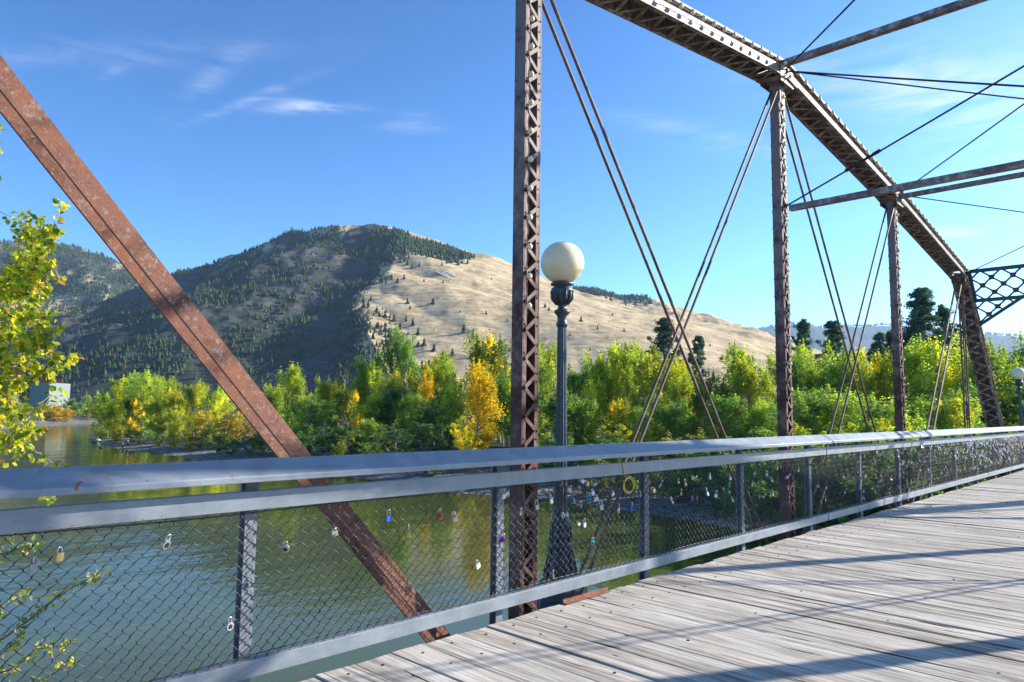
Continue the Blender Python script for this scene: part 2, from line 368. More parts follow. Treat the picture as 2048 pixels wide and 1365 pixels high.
def m_water():
    m = Mat('river_water'); m.set((.020, .038, .022), .045, 0, .5)
    m.bsdf.inputs['IOR'].default_value = 1.33
    rz = (0, 0, radians(20))
    c1 = m.coord('World', (1, .55, 1), rz); c2 = m.coord('World', (1, .35, 1), (0, 0, radians(35)))
    n1 = m.noise(c1, 1.5, 4, .55, .4); n2 = m.noise(c2, .22, 3, .5); n3 = m.noise(m.coord('World', (1, 1, 1)), .035, 3, .5)
    amp = m.ramp(n3, [(.35, .35), (.65, 1.)])
    h = m.math('ADD', m.math('MULTIPLY', m.math('MULTIPLY', n1, .017), amp), m.math('MULTIPLY', n2, .06))
    m.bump(h, 1.0, 1.0)
    shallow = m.ramp(n2, [(.3, (.050, .066, .018)), (.7, (.080, .098, .028))]); m.set(shallow)
    return m.m
M_WATER = m_water()
def m_terrain():
    m = Mat('ground_cover'); at = m.node('ShaderNodeAttribute', attribute_name='mask'); sp = m.node('ShaderNodeSeparateColor'); m.L.new(at.outputs['Color'], sp.inputs[0])
    tanm, grav, rock = sp.outputs[0], sp.outputs[1], sp.outputs[2]
    c = m.coord('World')
    sepz = m.node('ShaderNodeSeparateXYZ'); m.L.new(c, sepz.inputs[0])
    big = m.noise(c, .006, 7, .62, .6); mid = m.noise(c, .05, 7, .68, .5); fine = m.noise(c, .9, 6, .7); strat = m.noise(m.coord('World', (.6, .6, 3.)), .03, 8, .7, 1.0)
    dry = m.ramp(mid, [(.28, (.35, .255, .135)), (.48, (.56, .43, .25)), (.72, (.70, .56, .36))])
    dry = m.mix(.6, dry, m.ramp(strat, [(.36, (.50, .45, .40)), (.50, (1, 1, 1))]), 'MULTIPLY')
    tern = m.noise(m.coord('World', (.25, .25, 5.)), .055, 6, .7, .8); dry = m.mix(.55, dry, m.ramp(tern, [(.40, (.62, .56, .50)), (.50, (1, 1, 1)), (.62, (1.12, 1.1, 1.05))]), 'MULTIPLY')
    dry = m.mix(m.ramp(m.noise(c, .022, 8, .75, .3), [(.60, 0.), (.67, .75)]), dry, (.17, .125, .085))
    forest = m.ramp(mid, [(.3, (.028, .040, .026)), (.5, (.058, .068, .044)), (.7, (.092, .092, .066))])
    rk = m.ramp(strat, [(.35, (.040, .042, .044)), (.6, (.105, .102, .10))])
    floor_ = m.mix(m.ramp(big, [(.45, 0.), (.60, .6)]), forest, rk)
    col = m.mix(tanm, floor_, dry); col = m.mix(rock, col, rk)
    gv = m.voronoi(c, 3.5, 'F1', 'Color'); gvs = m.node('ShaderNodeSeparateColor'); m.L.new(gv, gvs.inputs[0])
    gcol = m.ramp(m.math('ADD', m.math('MULTIPLY', gvs.outputs[0], .6), m.math('MULTIPLY', fine, .5)), [(.2, (.07, .062, .055)), (.55, (.20, .182, .165)), (.9, (.42, .39, .36))])  # gravel tones lowered: shade of bridge and trees put into colour, plus wetness
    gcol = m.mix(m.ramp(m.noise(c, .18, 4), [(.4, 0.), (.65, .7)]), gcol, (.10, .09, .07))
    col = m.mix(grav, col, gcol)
    m.set(col, .95, 0, .08)
    bh = m.math('ADD', m.math('MULTIPLY', strat, 6.0), m.math('MULTIPLY', m.voronoi(c, 3.5), .05))
    m.bump(bh, .5, 1.0); return m.m
M_TERR = m_terrain()

# ================================================================== TERRAIN (camera-height frame: a = right, b = ahead, metres)
WZ = -5.5
SHORE = [(-85, 145), (-65, 117.5), (-59, 111.5), (-51, 105.6), (-38, 90.6), (-31.7, 87.5), (-20, 75.7), (-10.6, 69), (-5, 61.3), (3.2, 57),
         (8.2, 51.8), (12.2, 46.4), (15.1, 41.2), (30, 34), (60, 30), (130, 28), (400, 25), (400, -40), (60, -14), (5, 6), (-8, 11.5), (-16, 16.5),
         (-42, 38), (-110, 108), (-150, 165), (-140, 187), (-142, 214), (-158, 257), (-158, 276), (-125, 296), (-62, 280), (-58, 240), (-72, 215), (-74, 185), (-79, 160)]
SH = np.array(SHORE, float)
def shore_dist(a, b):
    """signed distance to the water's edge, positive on land"""
    shp = a.shape; P = np.stack([a.ravel(), b.ravel()], 1); near = (np.hypot(P[:, 0], P[:, 1]) < 900)
    D = np.full(len(P), 500.0); Q = P[near]
    if len(Q):
        d2 = np.full(len(Q), 1e12); ins = np.zeros(len(Q), bool); n = len(SH)
        for i in range(n):
            p, q = SH[i], SH[(i+1) % n]; e = q-p; t = np.clip(((Q-p)@e)/(e@e), 0, 1)
            d2 = np.minimum(d2, ((Q-p-t[:, None]*e)**2).sum(1))
            c = ((p[1] > Q[:, 1]) != (q[1] > Q[:, 1]))
            with np.errstate(divide='ignore', invalid='ignore'):
                xi = (q[0]-p[0])*(Q[:, 1]-p[1])/(q[1]-p[1])+p[0]
            ins ^= c & (Q[:, 0] < xi)
        d = np.sqrt(d2); D[near] = np.where(ins, -d, d)
    return D.reshape(shp)
def ridge(pts):
    R = []
    for (x, y, b) in pts:
        p = at_depth(x, y, b); a, bb = xy2ab(p[0], p[1]); R.append((a, bb, p[2]))
    return np.array(R)
# (ridge polyline, slope on the left of travel, slope on the right of travel)
RIDGES = dict(
    main=(ridge([(45, 800, 1150), (95, 730, 1330), (150, 645, 1560), (250, 592, 1760), (350, 552, 1900), (450, 516, 1900), (560, 480, 1850), (640, 459, 1800), (690, 451, 1760), (740, 458, 1740), (800, 467, 1730)]), .50, .80),
    main2=(ridge([(740, 458, 1740), (800, 467, 1730), (880, 479, 1700), (950, 505, 1660), (1020, 533, 1620), (1170, 588, 1560), (1290, 626, 1500), (1400, 659, 1450), (1530, 696, 1400), (1700, 745, 1350)]), .50, .50),
    spur=(ridge([(745, 462, 1740), (800, 484, 1600), (805, 512, 1450), (775, 545, 1330), (735, 588, 1200), (715, 640, 1040), (745, 700, 880), (790, 770, 720)]), .24, 1.0),
    back=(ridge([(1040, 560, 2500), (1190, 586, 2400), (1260, 594, 2350), (1330, 612, 2300), (1400, 640, 2250), (1530, 692, 2150), (1650, 730, 2100)]), .5, .30),
    left=(ridge([(-700, 540, 3100), (-300, 500, 3000), (-60, 478, 3000), (60, 490, 2950), (120, 494, 2900), (190, 513, 2850), (260, 532, 2800), (350, 560, 2750), (480, 640, 2600)]), .45, .52),
    left2=(ridge([(125, 497, 2880), (200, 560, 2500), (235, 640, 2150), (245, 720, 1850)]), .5, .6),
    left3=(ridge([(-60, 480, 3000), (0, 560, 2500), (20, 650, 2100), (30, 740, 1800)]), .5, .6),
    far=(ridge([(300, 700, 9000), (1200, 700, 9200), (1400, 690, 9400), (1480, 668, 9400), (1550, 653, 9300), (1600, 648, 9200), (1640, 656, 9200), (1700, 653, 9200), (1760, 651, 9200), (1860, 657, 9100), (1960, 668, 9000), (2050, 675, 9000), (2300, 690, 8800), (2700, 700, 8600)]), .4, .30),
    far2=(ridge([(1500, 735, 7000), (1560, 712, 7000), (1650, 716, 6900), (1900, 715, 6800), (2050, 700, 6700), (2500, 720, 6500)]), .4, .30))
def ridge_h(a, b, R, kl, kr, noise_amp=0.0):
    best = np.full(a.shape, -1e9)
    for i in range(len(R)-1):
        p, q = R[i], R[i+1]; ex, ey = q[0]-p[0], q[1]-p[1]; l2 = ex*ex+ey*ey
        t = np.clip(((a-p[0])*ex+(b-p[1])*ey)/l2, 0, 1); dx = a-(p[0]+t*ex); dy = b-(p[1]+t*ey); d = np.hypot(dx, dy)
        side = ex*dy-ey*dx   # >0 : left of travel
        wgt = np.clip(side/(np.sqrt(l2)*np.maximum(d, 1e-3))*.5+.5, 0, 1)
        k = kl*wgt+kr*(1-wgt)
        best = np.maximum(best, p[2]+t*(q[2]-p[2])-k*np.maximum(d-8, d*.55))
    return best
def smax(x, y, k=14.):
    m = np.maximum(x, y); return m+k*np.log1p(np.exp(-np.abs(x-y)/k))-k*.0
def height(a, b, full=False):
    a = np.asarray(a, float); b = np.asarray(b, float)
    d = shore_dist(a, b)
    land = WZ+.085*np.clip(d, 0, 10)+1.5*sstep(6, 26, d)+.02+.9*sstep(30, 200, d)
    base = np.where(d > 0, land, WZ-np.minimum(1.6, -d*.16)-.02)
    base = base+np.where(d > 3, (fbm(a*.12, b*.12, 3, 4)-.5)*.5*sstep(3, 12, d), 0)
    # abutments carrying the deck
    x, y = ab2xy(a, b)
    lat = 1-sstep(3.2, 8.5, np.abs(x+1.3))
    for e in (sstep(24.5, 28, y), 1-sstep(-9, -5, y)):
        base = np.maximum(base, np.where(lat*e > 0, WZ+(-.35-WZ)*lat*e, -99))
    rg = np.hypot(a, b); hill = np.full(a.shape, -60.); far = rg > 420
    A, B = a[far], b[far]
    wA = A+(fbm(A*.006, B*.006, 11, 4)-.5)*70; wB = B+(fbm(A*.006, B*.006, 12, 4)-.5)*70
    comp = {k: ridge_h(wA if k not in ('far', 'far2') else A, wB if k not in ('far', 'far2') else B, *v) for k, v in RIDGES.items()}
    h = np.full(A.shape, -60.)
    for k in comp: h = smax(h, comp[k])
    rn = fbm(A*.0075, B*.0075, 21, 5, ridged=True)-.55
    dark = sstep(-10, 60, comp['spur']*0+comp['main']*0+1)
    left_of = (A < (fbm(A*.012, B*.012, 66, 4)-.5)*110+(fbm(A*.06, B*.06, 67, 3)-.5)*30+np.interp(B, [720, 880, 1040, 1200, 1330, 1450, 1600, 1740], [-119, -176, -228, -246, -235, -226, -256, -344]))
    rough = np.where(left_of | (B > 2000), 1.0, .22)
    h = h+rn*rough*34*sstep(0, 160, h)+(fbm(A*.05, B*.05, 5, 4)-.5)*rough*9*sstep(0, 60, h)
    hh = hill; hh[far] = h; z = np.maximum(base, hh)
    if full: return z, d, far, comp, left_of
    return z
def build_ground():
    ang = np.concatenate([np.linspace(-180, -44, 70)[:-1], np.linspace(-44, 42, 760), np.linspace(42, 180, 70)[1:]])
    rr = np.concatenate([[0.5], np.geomspace(3, 40, 60), np.geomspace(40, 330, 190)[1:], np.geomspace(330, 900, 70)[1:], np.geomspace(900, 3400, 330)[1:], np.geomspace(3400, 11000, 90)[1:]])
    T, Rr = np.meshgrid(np.radians(ang), rr); a = Rr*np.sin(T); b = Rr*np.cos(T)
    z, d, far, comp, left_of = height(a, b, True)
    x, y = ab2xy(a, b); V = np.stack([x.ravel(), y.ravel(), z.ravel()], 1)
    nr, na = a.shape; i = np.arange(nr-1)[:, None]*na+np.arange(na-1)[None]; i = i.ravel()
    F = np.stack([i, i+1, i+na+1, i+na], 1)
    me = np_mesh('ground', V, F, M_TERR, True)
    # masks: dry grass, gravel, rock
    mask = np.zeros((nr, na, 4), np.float32); mask[..., 3] = 1
    tan_ = np.zeros(a.shape); rock = np.zeros(a.shape)
    A, B = a[far], b[far]; zf = z[far]
    nb = fbm(A*.004+3, B*.004, 31, 5); nm = fbm(A*.02, B*.02, 32, 5)
    t = np.where(left_of, 0.0, 1.0)
    # dry openings near the crest of the main hill and on the left hill
    crest = np.clip((zf-300)/120, 0, 1)*sstep(.46, .60, nm)
    lefth = .75*np.where(B > 2050, sstep(.44, .56, nb*.6+nm*.4)*sstep(60, 260, zf), 0)
    t = np.maximum(t*(B < 5000), np.maximum(crest*.9*(B < 2050), lefth))
    t = np.maximum(t, sstep(385, 425, zf)*(B < 2050)*(1024+FPX*A/np.maximum(B, 1) > 610)*.95)
    t = np.where(B > 5000, 0.0, t); t = t*sstep(6, 30, zf); tan_[far] = t
    rock[far] = np.where(left_of & (B < 2050), sstep(.56, .66, fbm(A*.012, B*.012, 41, 5, ridged=True)), 0)
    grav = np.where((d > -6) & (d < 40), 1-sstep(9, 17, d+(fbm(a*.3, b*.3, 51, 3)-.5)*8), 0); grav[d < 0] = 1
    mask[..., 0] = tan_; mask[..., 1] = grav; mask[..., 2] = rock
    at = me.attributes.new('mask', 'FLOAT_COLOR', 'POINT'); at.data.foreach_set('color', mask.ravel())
    o = link_mesh('ground', me); tag(o, 'gravel river banks, wooded flats and dry grass hills', kind='structure')
build_ground()
wv = np.array([ab2xy(*p) for p in [(-700, -200), (900, -200), (900, 700), (-700, 700)]])
river = link_mesh('river', np_mesh('river', np.c_[wv, np.full(4, WZ)], [[0, 1, 2, 3]], M_WATER)); tag(river, 'calm green-blue river', kind='structure')
HAZE = True

# ------------------------------------------------------------------ conifers on the hills
def conifer_batch(P, Hh, name, nside=6, seed=1, base=(.050, .085, .036)):
    """many small ragged conifers in one mesh"""
    r = np.random.default_rng(seed); n = len(P); Vs = []; Fs = []; Cs = []
    tiers = [(.05, .30, .62), (.32, .22, .86), (.60, .14, 1.06)]
    off = 0
    for (z0, rad, z1) in tiers:
        ang = r.random((n, 1))*6.28+np.linspace(0, 2*pi, nside, endpoint=False)[None]; rr = rad*(.75+.5*r.random((n, 1)))*(.55+.75*r.random((n, nside)))
        ring = np.stack([P[:, None, 0]+np.cos(ang)*rr*Hh[:, None], P[:, None, 1]+np.sin(ang)*rr*Hh[:, None], P[:, None, 2]+(z0+.10*(r.random((n, nside))-.5))*Hh[:, None]], 2)
        top = np.stack([P[:, 0], P[:, 1], P[:, 2]+min(z1, 1.0)*Hh], 1)[:, None]
        V = np.concatenate([ring, top], 1); Vs.append(V.reshape(-1, 3))
        k = np.arange(nside); f = np.stack([k, (k+1) % nside, np.full(nside, nside)], 1)
        F = (np.arange(n)[:, None, None]*(nside+1)+f[None]+off).reshape(-1, 3); Fs.append(F); off += n*(nside+1)
        c = np.array(base)[None, None]*(.65+.8*r.random((n, 1, 1)))*(.8+.4*r.random((n, nside, 1))); c = np.broadcast_to(c, (n, nside, 3)).copy()
        c[..., 0] *= (1+.7*(np.broadcast_to(((np.arange(n)*7919 % 11) < 2)[:, None], (n, nside))))
        Cs.append(c.reshape(-1, 3))
    return np_mesh(name, np.concatenate(Vs), np.concatenate(Fs), M_FOLI, False, np.concatenate(Cs))
def scatter(n, amin, amax, bmin, bmax, dens, hmin, hmax, seed):
    r = np.random.default_rng(seed); b = np.sqrt(r.random(n)*(bmax**2-bmin**2)+bmin**2); a = b*(amin+(amax-amin)*r.random(n))
    keep = r.random(n) < dens(a, b); a, b = a[keep], b[keep]; z, d, far, comp, lo = height(a, b, True)
    x, y = ab2xy(a, b); H = hmin+(hmax-hmin)*r.random(len(a))**2.2
    return np.stack([x, y, z-.3], 1), H, a, b
SPA = [-119, -176, -228, -246, -235, -226, -256, -344]; SPB = [720, 880, 1040, 1200, 1330, 1450, 1600, 1740]
def dens_main(a, b):
    lo = a < (fbm(a*.012, b*.012, 66, 4)-.5)*110+12+np.interp(b, SPB, SPA); nz_ = fbm(a*.008, b*.008, 61, 4); nf = fbm(a*.03, b*.03, 62, 3)
    px_ = 1024+FPX*a/b; return np.where(lo & ~((px_ > 640) & (b > 1665)), sstep(.44, .60, nz_*.55+nf*.45)*.9+.03, 0)
P1, H1, _, _ = scatter(34000, -.78, -.05, 640, 2000, dens_main, 3, 12, 71)
def dens_left(a, b):
    nz_ = fbm(a*.005, b*.005, 63, 4); nf = fbm(a*.02, b*.02, 64, 3); return sstep(.36, .56, nz_*.55+nf*.45)*.9+.08
P2, H2, _, _ = scatter(15000, -.80, -.33, 1900, 3200, dens_left, 9, 17, 72)
o = link_mesh('forest', conifer_batch(P1, H1, 'forest')); tag(o, 'dark conifer forest over the shaded slope of the hill', 'forest', kind='stuff')
o = link_mesh('forest', conifer_batch(P2, H2, 'forest', 5, 3)); tag(o, 'sunlit conifer forest on the further hill at the far left', 'forest', kind='stuff')
# dark band of pines below the crest, right of the summit, and the strip on the right shoulder
def band(pts, n, spread, hmin, hmax, seed):
    r = np.random.default_rng(seed); pts = np.array(pts, float); k = len(pts)-1; i = r.integers(0, k, n); t = r.random(n)
    px = pts[i, 0]*(1-t)+pts[i+1, 0]*t; py = pts[i, 1]*(1-t)+pts[i+1, 1]*t; b = pts[i, 2]*(1-t)+pts[i+1, 2]*t; w_ = pts[i, 3]*(1-t)+pts[i+1, 3]*t
    a = (px-1024)/FPX*b+r.normal(0, 6, n); b = b-32-np.abs(r.normal(0, 1, n))*w_
    z = height(a, b); x, y = ab2xy(a, b); return np.stack([x, y, z-.3], 1), hmin+(hmax-hmin)*r.random(n)
P3, H3 = band([(740, 470, 1725, 60), (800, 472, 1700, 90), (850, 480, 1690, 110), (905, 498, 1640, 80), (935, 512, 1600, 25)], 1500, 90, 8, 16, 73)
P4, H4 = band([(1150, 583, 2380, 20), (1210, 590, 2340, 60), (1290, 615, 2280, 25)], 420, 40, 14, 22, 74)
P5, H5 = band([(350, 552, 1890, 90), (450, 518, 1890, 120), (560, 482, 1840, 150), (650, 460, 1790, 120), (680, 462, 1750, 60)], 800, 90, 5, 10, 75)
o = link_mesh('forest', conifer_batch(np.r_[P3, P5], np.r_[H3, H5], 'forest', 6, 5)); tag(o, 'dark belt of conifers along the crest of the central hill', 'forest', kind='stuff')
o = link_mesh('forest', conifer_batch(P4, H4, 'forest', 6, 6)); tag(o, 'narrow strip of conifers behind the right shoulder of the tan hill', 'forest', kind='stuff')
# ridge-line trees on the far mountains
r_ = np.random.default_rng(9); px = np.r_[r_.uniform(1480, 2060, 420)]; RF = RIDGES['far'][0]
b_ = 9150+r_.uniform(-60, 60, 420); a_ = (px-1024)/FPX*b_; ridge_b = np.interp(a_, RF[:, 0], RF[:, 1]); z_ = height(a_, ridge_b-20); x_, y_ = ab2xy(a_, ridge_b-20)
o = link_mesh('forest', conifer_batch(np.stack([x_, y_, z_-2], 1), 22+24*r_.random(420), 'forest', 5, 8)); tag(o, 'tiny ridge-line trees on the blue mountains far away', 'forest', kind='stuff')

# ================================================================== BRIDGE
XT = -4.20; XR = 1.10; DIRX = 5.3
YN = [-6.2, -0.85, 4.50, 9.85, 15.15, 20.60, 25.90]           # panel points (first and last: ends)
UZ = {1: 5.05, 2: 5.76, 3: 6.47, 4: 5.84, 5: 5.05}
LZ = -1.13
bridge = empty('truss_bridge', ((XT+XR)/2, 10, -1.3)); tag(bridge, 'rusty brown steel truss footbridge with lattice posts, rod bracing and a weathered plank deck', 'bridge')
BO = Vector(bridge.location)
def bpart(mb, name, mat, parent=None):
    """part of the bridge; geometry given in world metres"""
    o = mb.build(name, mat, parent or bridge)
    o.location = -BO if parent is None else (0, 0, 0); return o
def lacing(mb, p, q, side, nrm, width, pitch, bw=.034, th=.007, rivets=True, rmb=None):
    """zig-zag bars between two edges; p,q axis ends, side = across, nrm = outward"""
    p = Vector(p); q = Vector(q); d = q-p; L_ = d.length; d.normalize(); side = Vector(side); nrm = Vector(nrm); n = max(2, int(round(L_/(pitch/2))))
    for i in range(n):
        s0 = -1 if i % 2 else 1
        a = p+d*(L_*i/n)+side*(s0*width/2); b = p+d*(L_*(i+1)/n)-side*(s0*width/2)
        off = nrm*(th*.55 if i % 2 else -th*.55)
        mb.bar(a+off, b+off, bw, th, (b-a).cross(nrm))
        if rivets: mb.rivet(a+nrm*th, nrm, .012)
def vpost(x, i, lit_side):
    y = YN[i]; z0, z1 = LZ, UZ[i]-.05; m = MB(); hw = .066; hy = .10
    sx = 1 if lit_side > 0 else -1
    for s in (-1, 1):
        m.box((x, y+s*hy, (z0+z1)/2), (2*hw, .009, z1-z0))
        for e in (-1, 1): m.box((x+e*(hw-.004), y+s*(hy-.0225-.0045), (z0+z1)/2), (.008, .036, z1-z0))
        k = z0+.2
        while k < z1:
            for e in (-1, 1): m.rivet((x+e*(hw), y+s*(hy-.022), k), (e, 0, 0), .010)
            m.rivet((x-hw+.02, y+s*(hy+.0045), k), (0, s, 0), .010); k += .245
    # batten plates at the ends
    for (za, zb) in ((z1-.42, z1-.05), (z0+.1, z0+.5)):
        for e in (-1, 1): m.box((x+e*(hw+.004), y, (za+zb)/2), (.007, 2*hy-.02, zb-za))
    po = bpart(m, 'vertical_post', M_STEEL)
    for e in (-1, 1):
        lm = MB(); lacing(lm, (x+e*(hw+.004), y, z0+.5), (x+e*(hw+.004), y, z1-.42), (0, 1, 0), (e, 0, 0), 2*hy-.045, .245)
        bpart(lm, 'lacing', M_STEEL, po)
    # pin plates
    g = MB()
    for s in (-1, 1): g.box((x, y+s*(hy+.010), z0+.15), (.11, .008, .5)); 
    g.tube([(x-.26, y, LZ), (x+.26, y, LZ)], .04, 10); bpart(g, 'lower_pin', M_STEEL)
def chord(x, p, q, name='top_chord', wid=.27, dep=.22, top_sgn=1):
    p = Vector(p); q = Vector(q); d = (q-p); L_ = d.length; d.normalize(); X = Vector((1, 0, 0)); up = X.cross(d)
    if up.z < 0: up = -up
    m = MB()
    for s in (-1, 1):
        c = X*(s*wid/2)
        m.bar(p+c, q+c, .010, dep, (1, 0, 0))
        for e in (-1, 1):   # outward flanges
            f = c+X*(s*.028)+up*(e*(dep/2-.006)); m.bar(p+f, q+f, .046, .009, (1, 0, 0))
        n = int(L_/.115)
        for k in range(1, n):
            for e in (-1, 1): m.rivet(p+d*(L_*k/n)+c+X*(s*.005)+up*(e*(dep/2-.035)), X*s, .010)
            if k % 1 == 0: m.rivet(p+d*(L_*k/n)+c+X*(s*.026)-up*(dep/2-.001)+X*(s*.002), -up, .009)
    m.bar(p+up*(dep/2+.007), q+up*(dep/2+.007), wid+.11, .010, (1, 0, 0))
    n = int(L_/.13)
    for k in range(1, n):
        for s in (-1, 1): m.rivet(p+d*(L_*k/n)+X*(s*(wid/2+.035))+up*(dep/2+.012), up, .006)
    ob = bpart(m, name, M_CHORD)
    lm = MB(); lacing(lm, p+d*.30-up*(dep/2+.004), q-d*.30-up*(dep/2+.004), X, -up, wid+.03, .36, .052, .008)
    for t in (.16, L_-.16): lm.bar(p+d*(t-.16)-up*(dep/2+.010), p+d*(t+.16)-up*(dep/2+.010), wid+.09, .008, (1, 0, 0))
    bpart(lm, 'lacing', M_CHORD, ob)
    return ob
def rod(x, y0, z0, y1, z1, r=.021, turn=None, name='diagonal_rod', mat=None, dx=0):
    m = MB(); p = Vector((x, y0, z0)); q = Vector((x+dx, y1, z1)); d = (q-p).normalized()
    n = 14; pts = [p.lerp(q, k/n)+Vector((0, 0, -.012*sin(pi*k/n))) for k in range(n+1)]
    m.tube(pts, r, 8)
    for e in (p, q):   # loop eyes
        m.ball(e, r*2.4, 10, 6, (.6, 1, 1))
    if turn:
        c = p.lerp(q, turn); a = d.orthogonal().normalized()
        for s in (-1, 1): m.tube([c-d*.16+a*s*r*1.6, c+d*.16+a*s*r*1.6], r*.75, 6)
        for s in (-1, 1): m.tube([c+d*(s*.19-.05), c+d*(s*.19+.05)], r*2.0, 8)
    return bpart(m, name, mat or M_ROD)
for x, lit in ((XT, 1), (XR, -1)):
    for i in (2, 3, 4): vpost(x, i, lit)
    for i in (1, 2, 3, 4): chord(x, (x, YN[i], UZ[i]), (x, YN[i+1], UZ[i+1]))
    chord(x, (x, YN[5], UZ[5]), (x, YN[6], LZ), 'end_post'); chord(x, (x, YN[1], UZ[1]), (x, YN[0], LZ), 'end_post')
    # joint gussets
    for i in range(1, 6):
        for s in (-1, 1):
            g = MB(); g.box((x+s*.148, YN[i], UZ[i]-.03), (.012, .44, .34)); g.rivet((x+s*.154, YN[i], UZ[i]), (s, 0, 0), .035)
            for k in range(7):
                for e in (-.14, .09): g.rivet((x+s*.154, YN[i]-.18+.06*k, UZ[i]+e), (s, 0, 0), .010)
            bpart(g, 'joint_gusset', M_CHORD)
    # main diagonals
    for s in (-1, 1):
        rod(x+s*.055, YN[2], UZ[2]-.1, YN[3], LZ, .017); rod(x+s*.045, YN[3], UZ[3]-.15, YN[2], LZ, .016, None, 'counter_rod')
        rod(x+s*.055, YN[3], UZ[3]-.15, YN[4], LZ, .018, None, 'counter_rod'); rod(x+s*.065, YN[4], UZ[4]-.1, YN[3], LZ, .018)
        rod(x+s*.05, YN[5], UZ[5]-.15, YN[5], LZ, .020, None, 'hanger_rod')
    rod(x, YN[5]+.05, UZ[5]-.4, YN[5]+.02, LZ, .014, .52, 'hanger_rod')
    for (yt, i, yb) in ((YN[1], 1, YN[2]), (YN[5], 5, YN[4])):
        for s in (-1, 1):
            m = MB(); dx = s*.094 if i == 1 else s*.06; wd = .104 if i == 1 else .07; pth = .024
            a = Vector((x+dx, yt, UZ[i]-.02)); b = Vector((x+dx, yb, LZ))
            if i == 1: a.z = 4.79; b.y = 4.42
            m.bar(a, b, pth, wd, (1, 0, 0))
            if i == 1 and False: pass
            bpart(m, 'diagonal_bar', M_RUSTBAR if i == 1 else M_ROD)
    m = MB()
    for k in range(6):
        for s in (-1, 1): m.bar((x+s*.17, YN[k], LZ), (x+s*.17, YN[k+1], LZ), .02, .10, (1, 0, 0))
    bpart(m, 'bottom_chord', M_STEEL)
# overhead struts, sway and lateral rods
def strut(i, z, name='overhead_strut', w_=.10, h_=.085):
    m = MB(); y = YN[i]
    for s in (-1, 1):
        m.box(((XT+XR)/2, y+s*w_/2, z), (XR-XT-.30, .008, h_*.92)); m.box(((XT+XR)/2, y+s*(w_/2-.02), z-h_/2), (XR-XT-.30, .05, .007)); m.box(((XT+XR)/2, y+s*(w_/2-.02), z+h_/2), (XR-XT-.30, .05, .007))
    k = XT+.4
    while k < XR-.2:
        for s in (-1, 1): m.rivet((k, y+s*(w_/2+.004), z), (0, s, 0), .013)
        k += .42
    bpart(m, name, M_CHORD)
for i in (1, 2, 3, 4): strut(i, {3: 6.60, 4: 5.81}.get(i, UZ[i]+.05), h_=.07)
strut(3, 4.43, 'sway_strut', .085, .07)
def xrod(p, q, r=.0115, turn=None, name='lateral_rod'):
    rod(p[0], p[1], p[2], q[1], q[2], r, turn, name, M_CABLE_STEEL, dx=q[0]-p[0])
M_CABLE_STEEL = steel('dark_brace_rod', (.03, .022, .02), (.07, .05, .045), (.14, .12, .11), .6)
for i in (1, 2, 3, 4):
    xrod((XT+.12, YN[i], UZ[i]+.02), (XR-.12, YN[i+1], UZ[i+1]+.02)); xrod((XT+.12, YN[i+1], UZ[i+1]+.02), (XR-.12, YN[i], UZ[i]+.02))
xrod((XT+.1, 9.83, 4.47), (XR-.1, 9.83, 6.50), .013, .205, 'sway_rod'); xrod((XT+.1, 9.87, 6.50), (XR-.1, 9.87, 4.47), .013, None, 'sway_rod')
# lattice portal at the far end, in the plane of the end posts
pt = Vector((0, YN[5], UZ[5])); pd = (Vector((0, YN[6], LZ))-pt).normalized()
def P_(x, s): return Vector((x, 0, 0))+pt+pd*s+Vector((0, 0, .05))
m = MB()
S0, S1, S2 = -.02, .86, 1.62
xl, xr = XT+.17, XR-.17
for s in (S0, S1):
    m.bar(P_(xl, s), P_(xr, s), .075, .06, pd); m.bar(P_(xl, s)+Vector((0, -.035, 0)), P_(xr, s)+Vector((0, -.035, 0)), .02, .085, (0, 1, 0))
for e, x0 in ((1, xl), (-1, xr)): m.bar(P_(x0, S2), P_(x0+e*1.02, S1), .07, .045, pd)
m.bar(P_(xl+.02, S0), P_(xl+.02, S1), .11, .03, (1, 0, 0)); m.bar(P_(xr-.02, S0), P_(xr-.02, S1), .11, .03, (1, 0, 0))
portal = bpart(m, 'portal_frame', M_TEAL)
m = MB(); st = .44; lo, hi = S0, S1
def clipseg(a, b):
    """clip a diagonal (x,s) segment to the portal outline incl. the knees"""
    out = []; n = 60
    for k in range(n+1):
        t = k/n; x = a[0]+(b[0]-a[0])*t; s = a[1]+(b[1]-a[1])*t
        ok = xl < x < xr and S0 < s and (s < S1 or (s < S2 and (s-S1) < (S2-S1)*max(1-(x-xl)/1.02, 1-(xr-x)/1.02)))
        out.append((ok, x, s))
    runs = []; cur = None
    for ok, x, s in out:
        if ok: cur = [(x, s), (x, s)] if cur is None else [cur[0], (x, s)]
        elif cur: runs.append(cur); cur = None
    if cur: runs.append(cur)
    return runs
k = xl-2.6+.22
while k < xr+2.2:
    for sg in (1, -1):
        for (a, b) in clipseg((k, S0), (k+sg*(S2-S0), S2)):
            if abs(a[1]-b[1]) > .05: m.bar(P_(*a)+Vector((0, .006*sg, 0)), P_(*b)+Vector((0, .006*sg, 0)), .042, .010, pd.cross(Vector((1, 0, 0))).cross(P_(*b)-P_(*a)))
    k += st
lat = bpart(m, 'lattice', M_TEAL, portal)
m = MB(); j = 0; nrm = pd.cross(Vector((1, 0, 0))).normalized()
k = 0
x = xl-2.6+.22
pts = set()
while x < xr+3:
    for q in range(0, 9):
        s = S0+q*st/2; xx = x+(st/2 if q % 2 else 0)
        ok = xl+.08 < xx < xr-.08 and S0+.08 < s < S2-.05 and (s < S1-.08 or (s > S1+.06 and (s-S1) < (S2-S1)*max(1-(xx-xl)/1.02, 1-(xr-xx)/1.02)-.05))
        if ok: pts.add((round(xx, 3), round(s, 3)))
    x += st
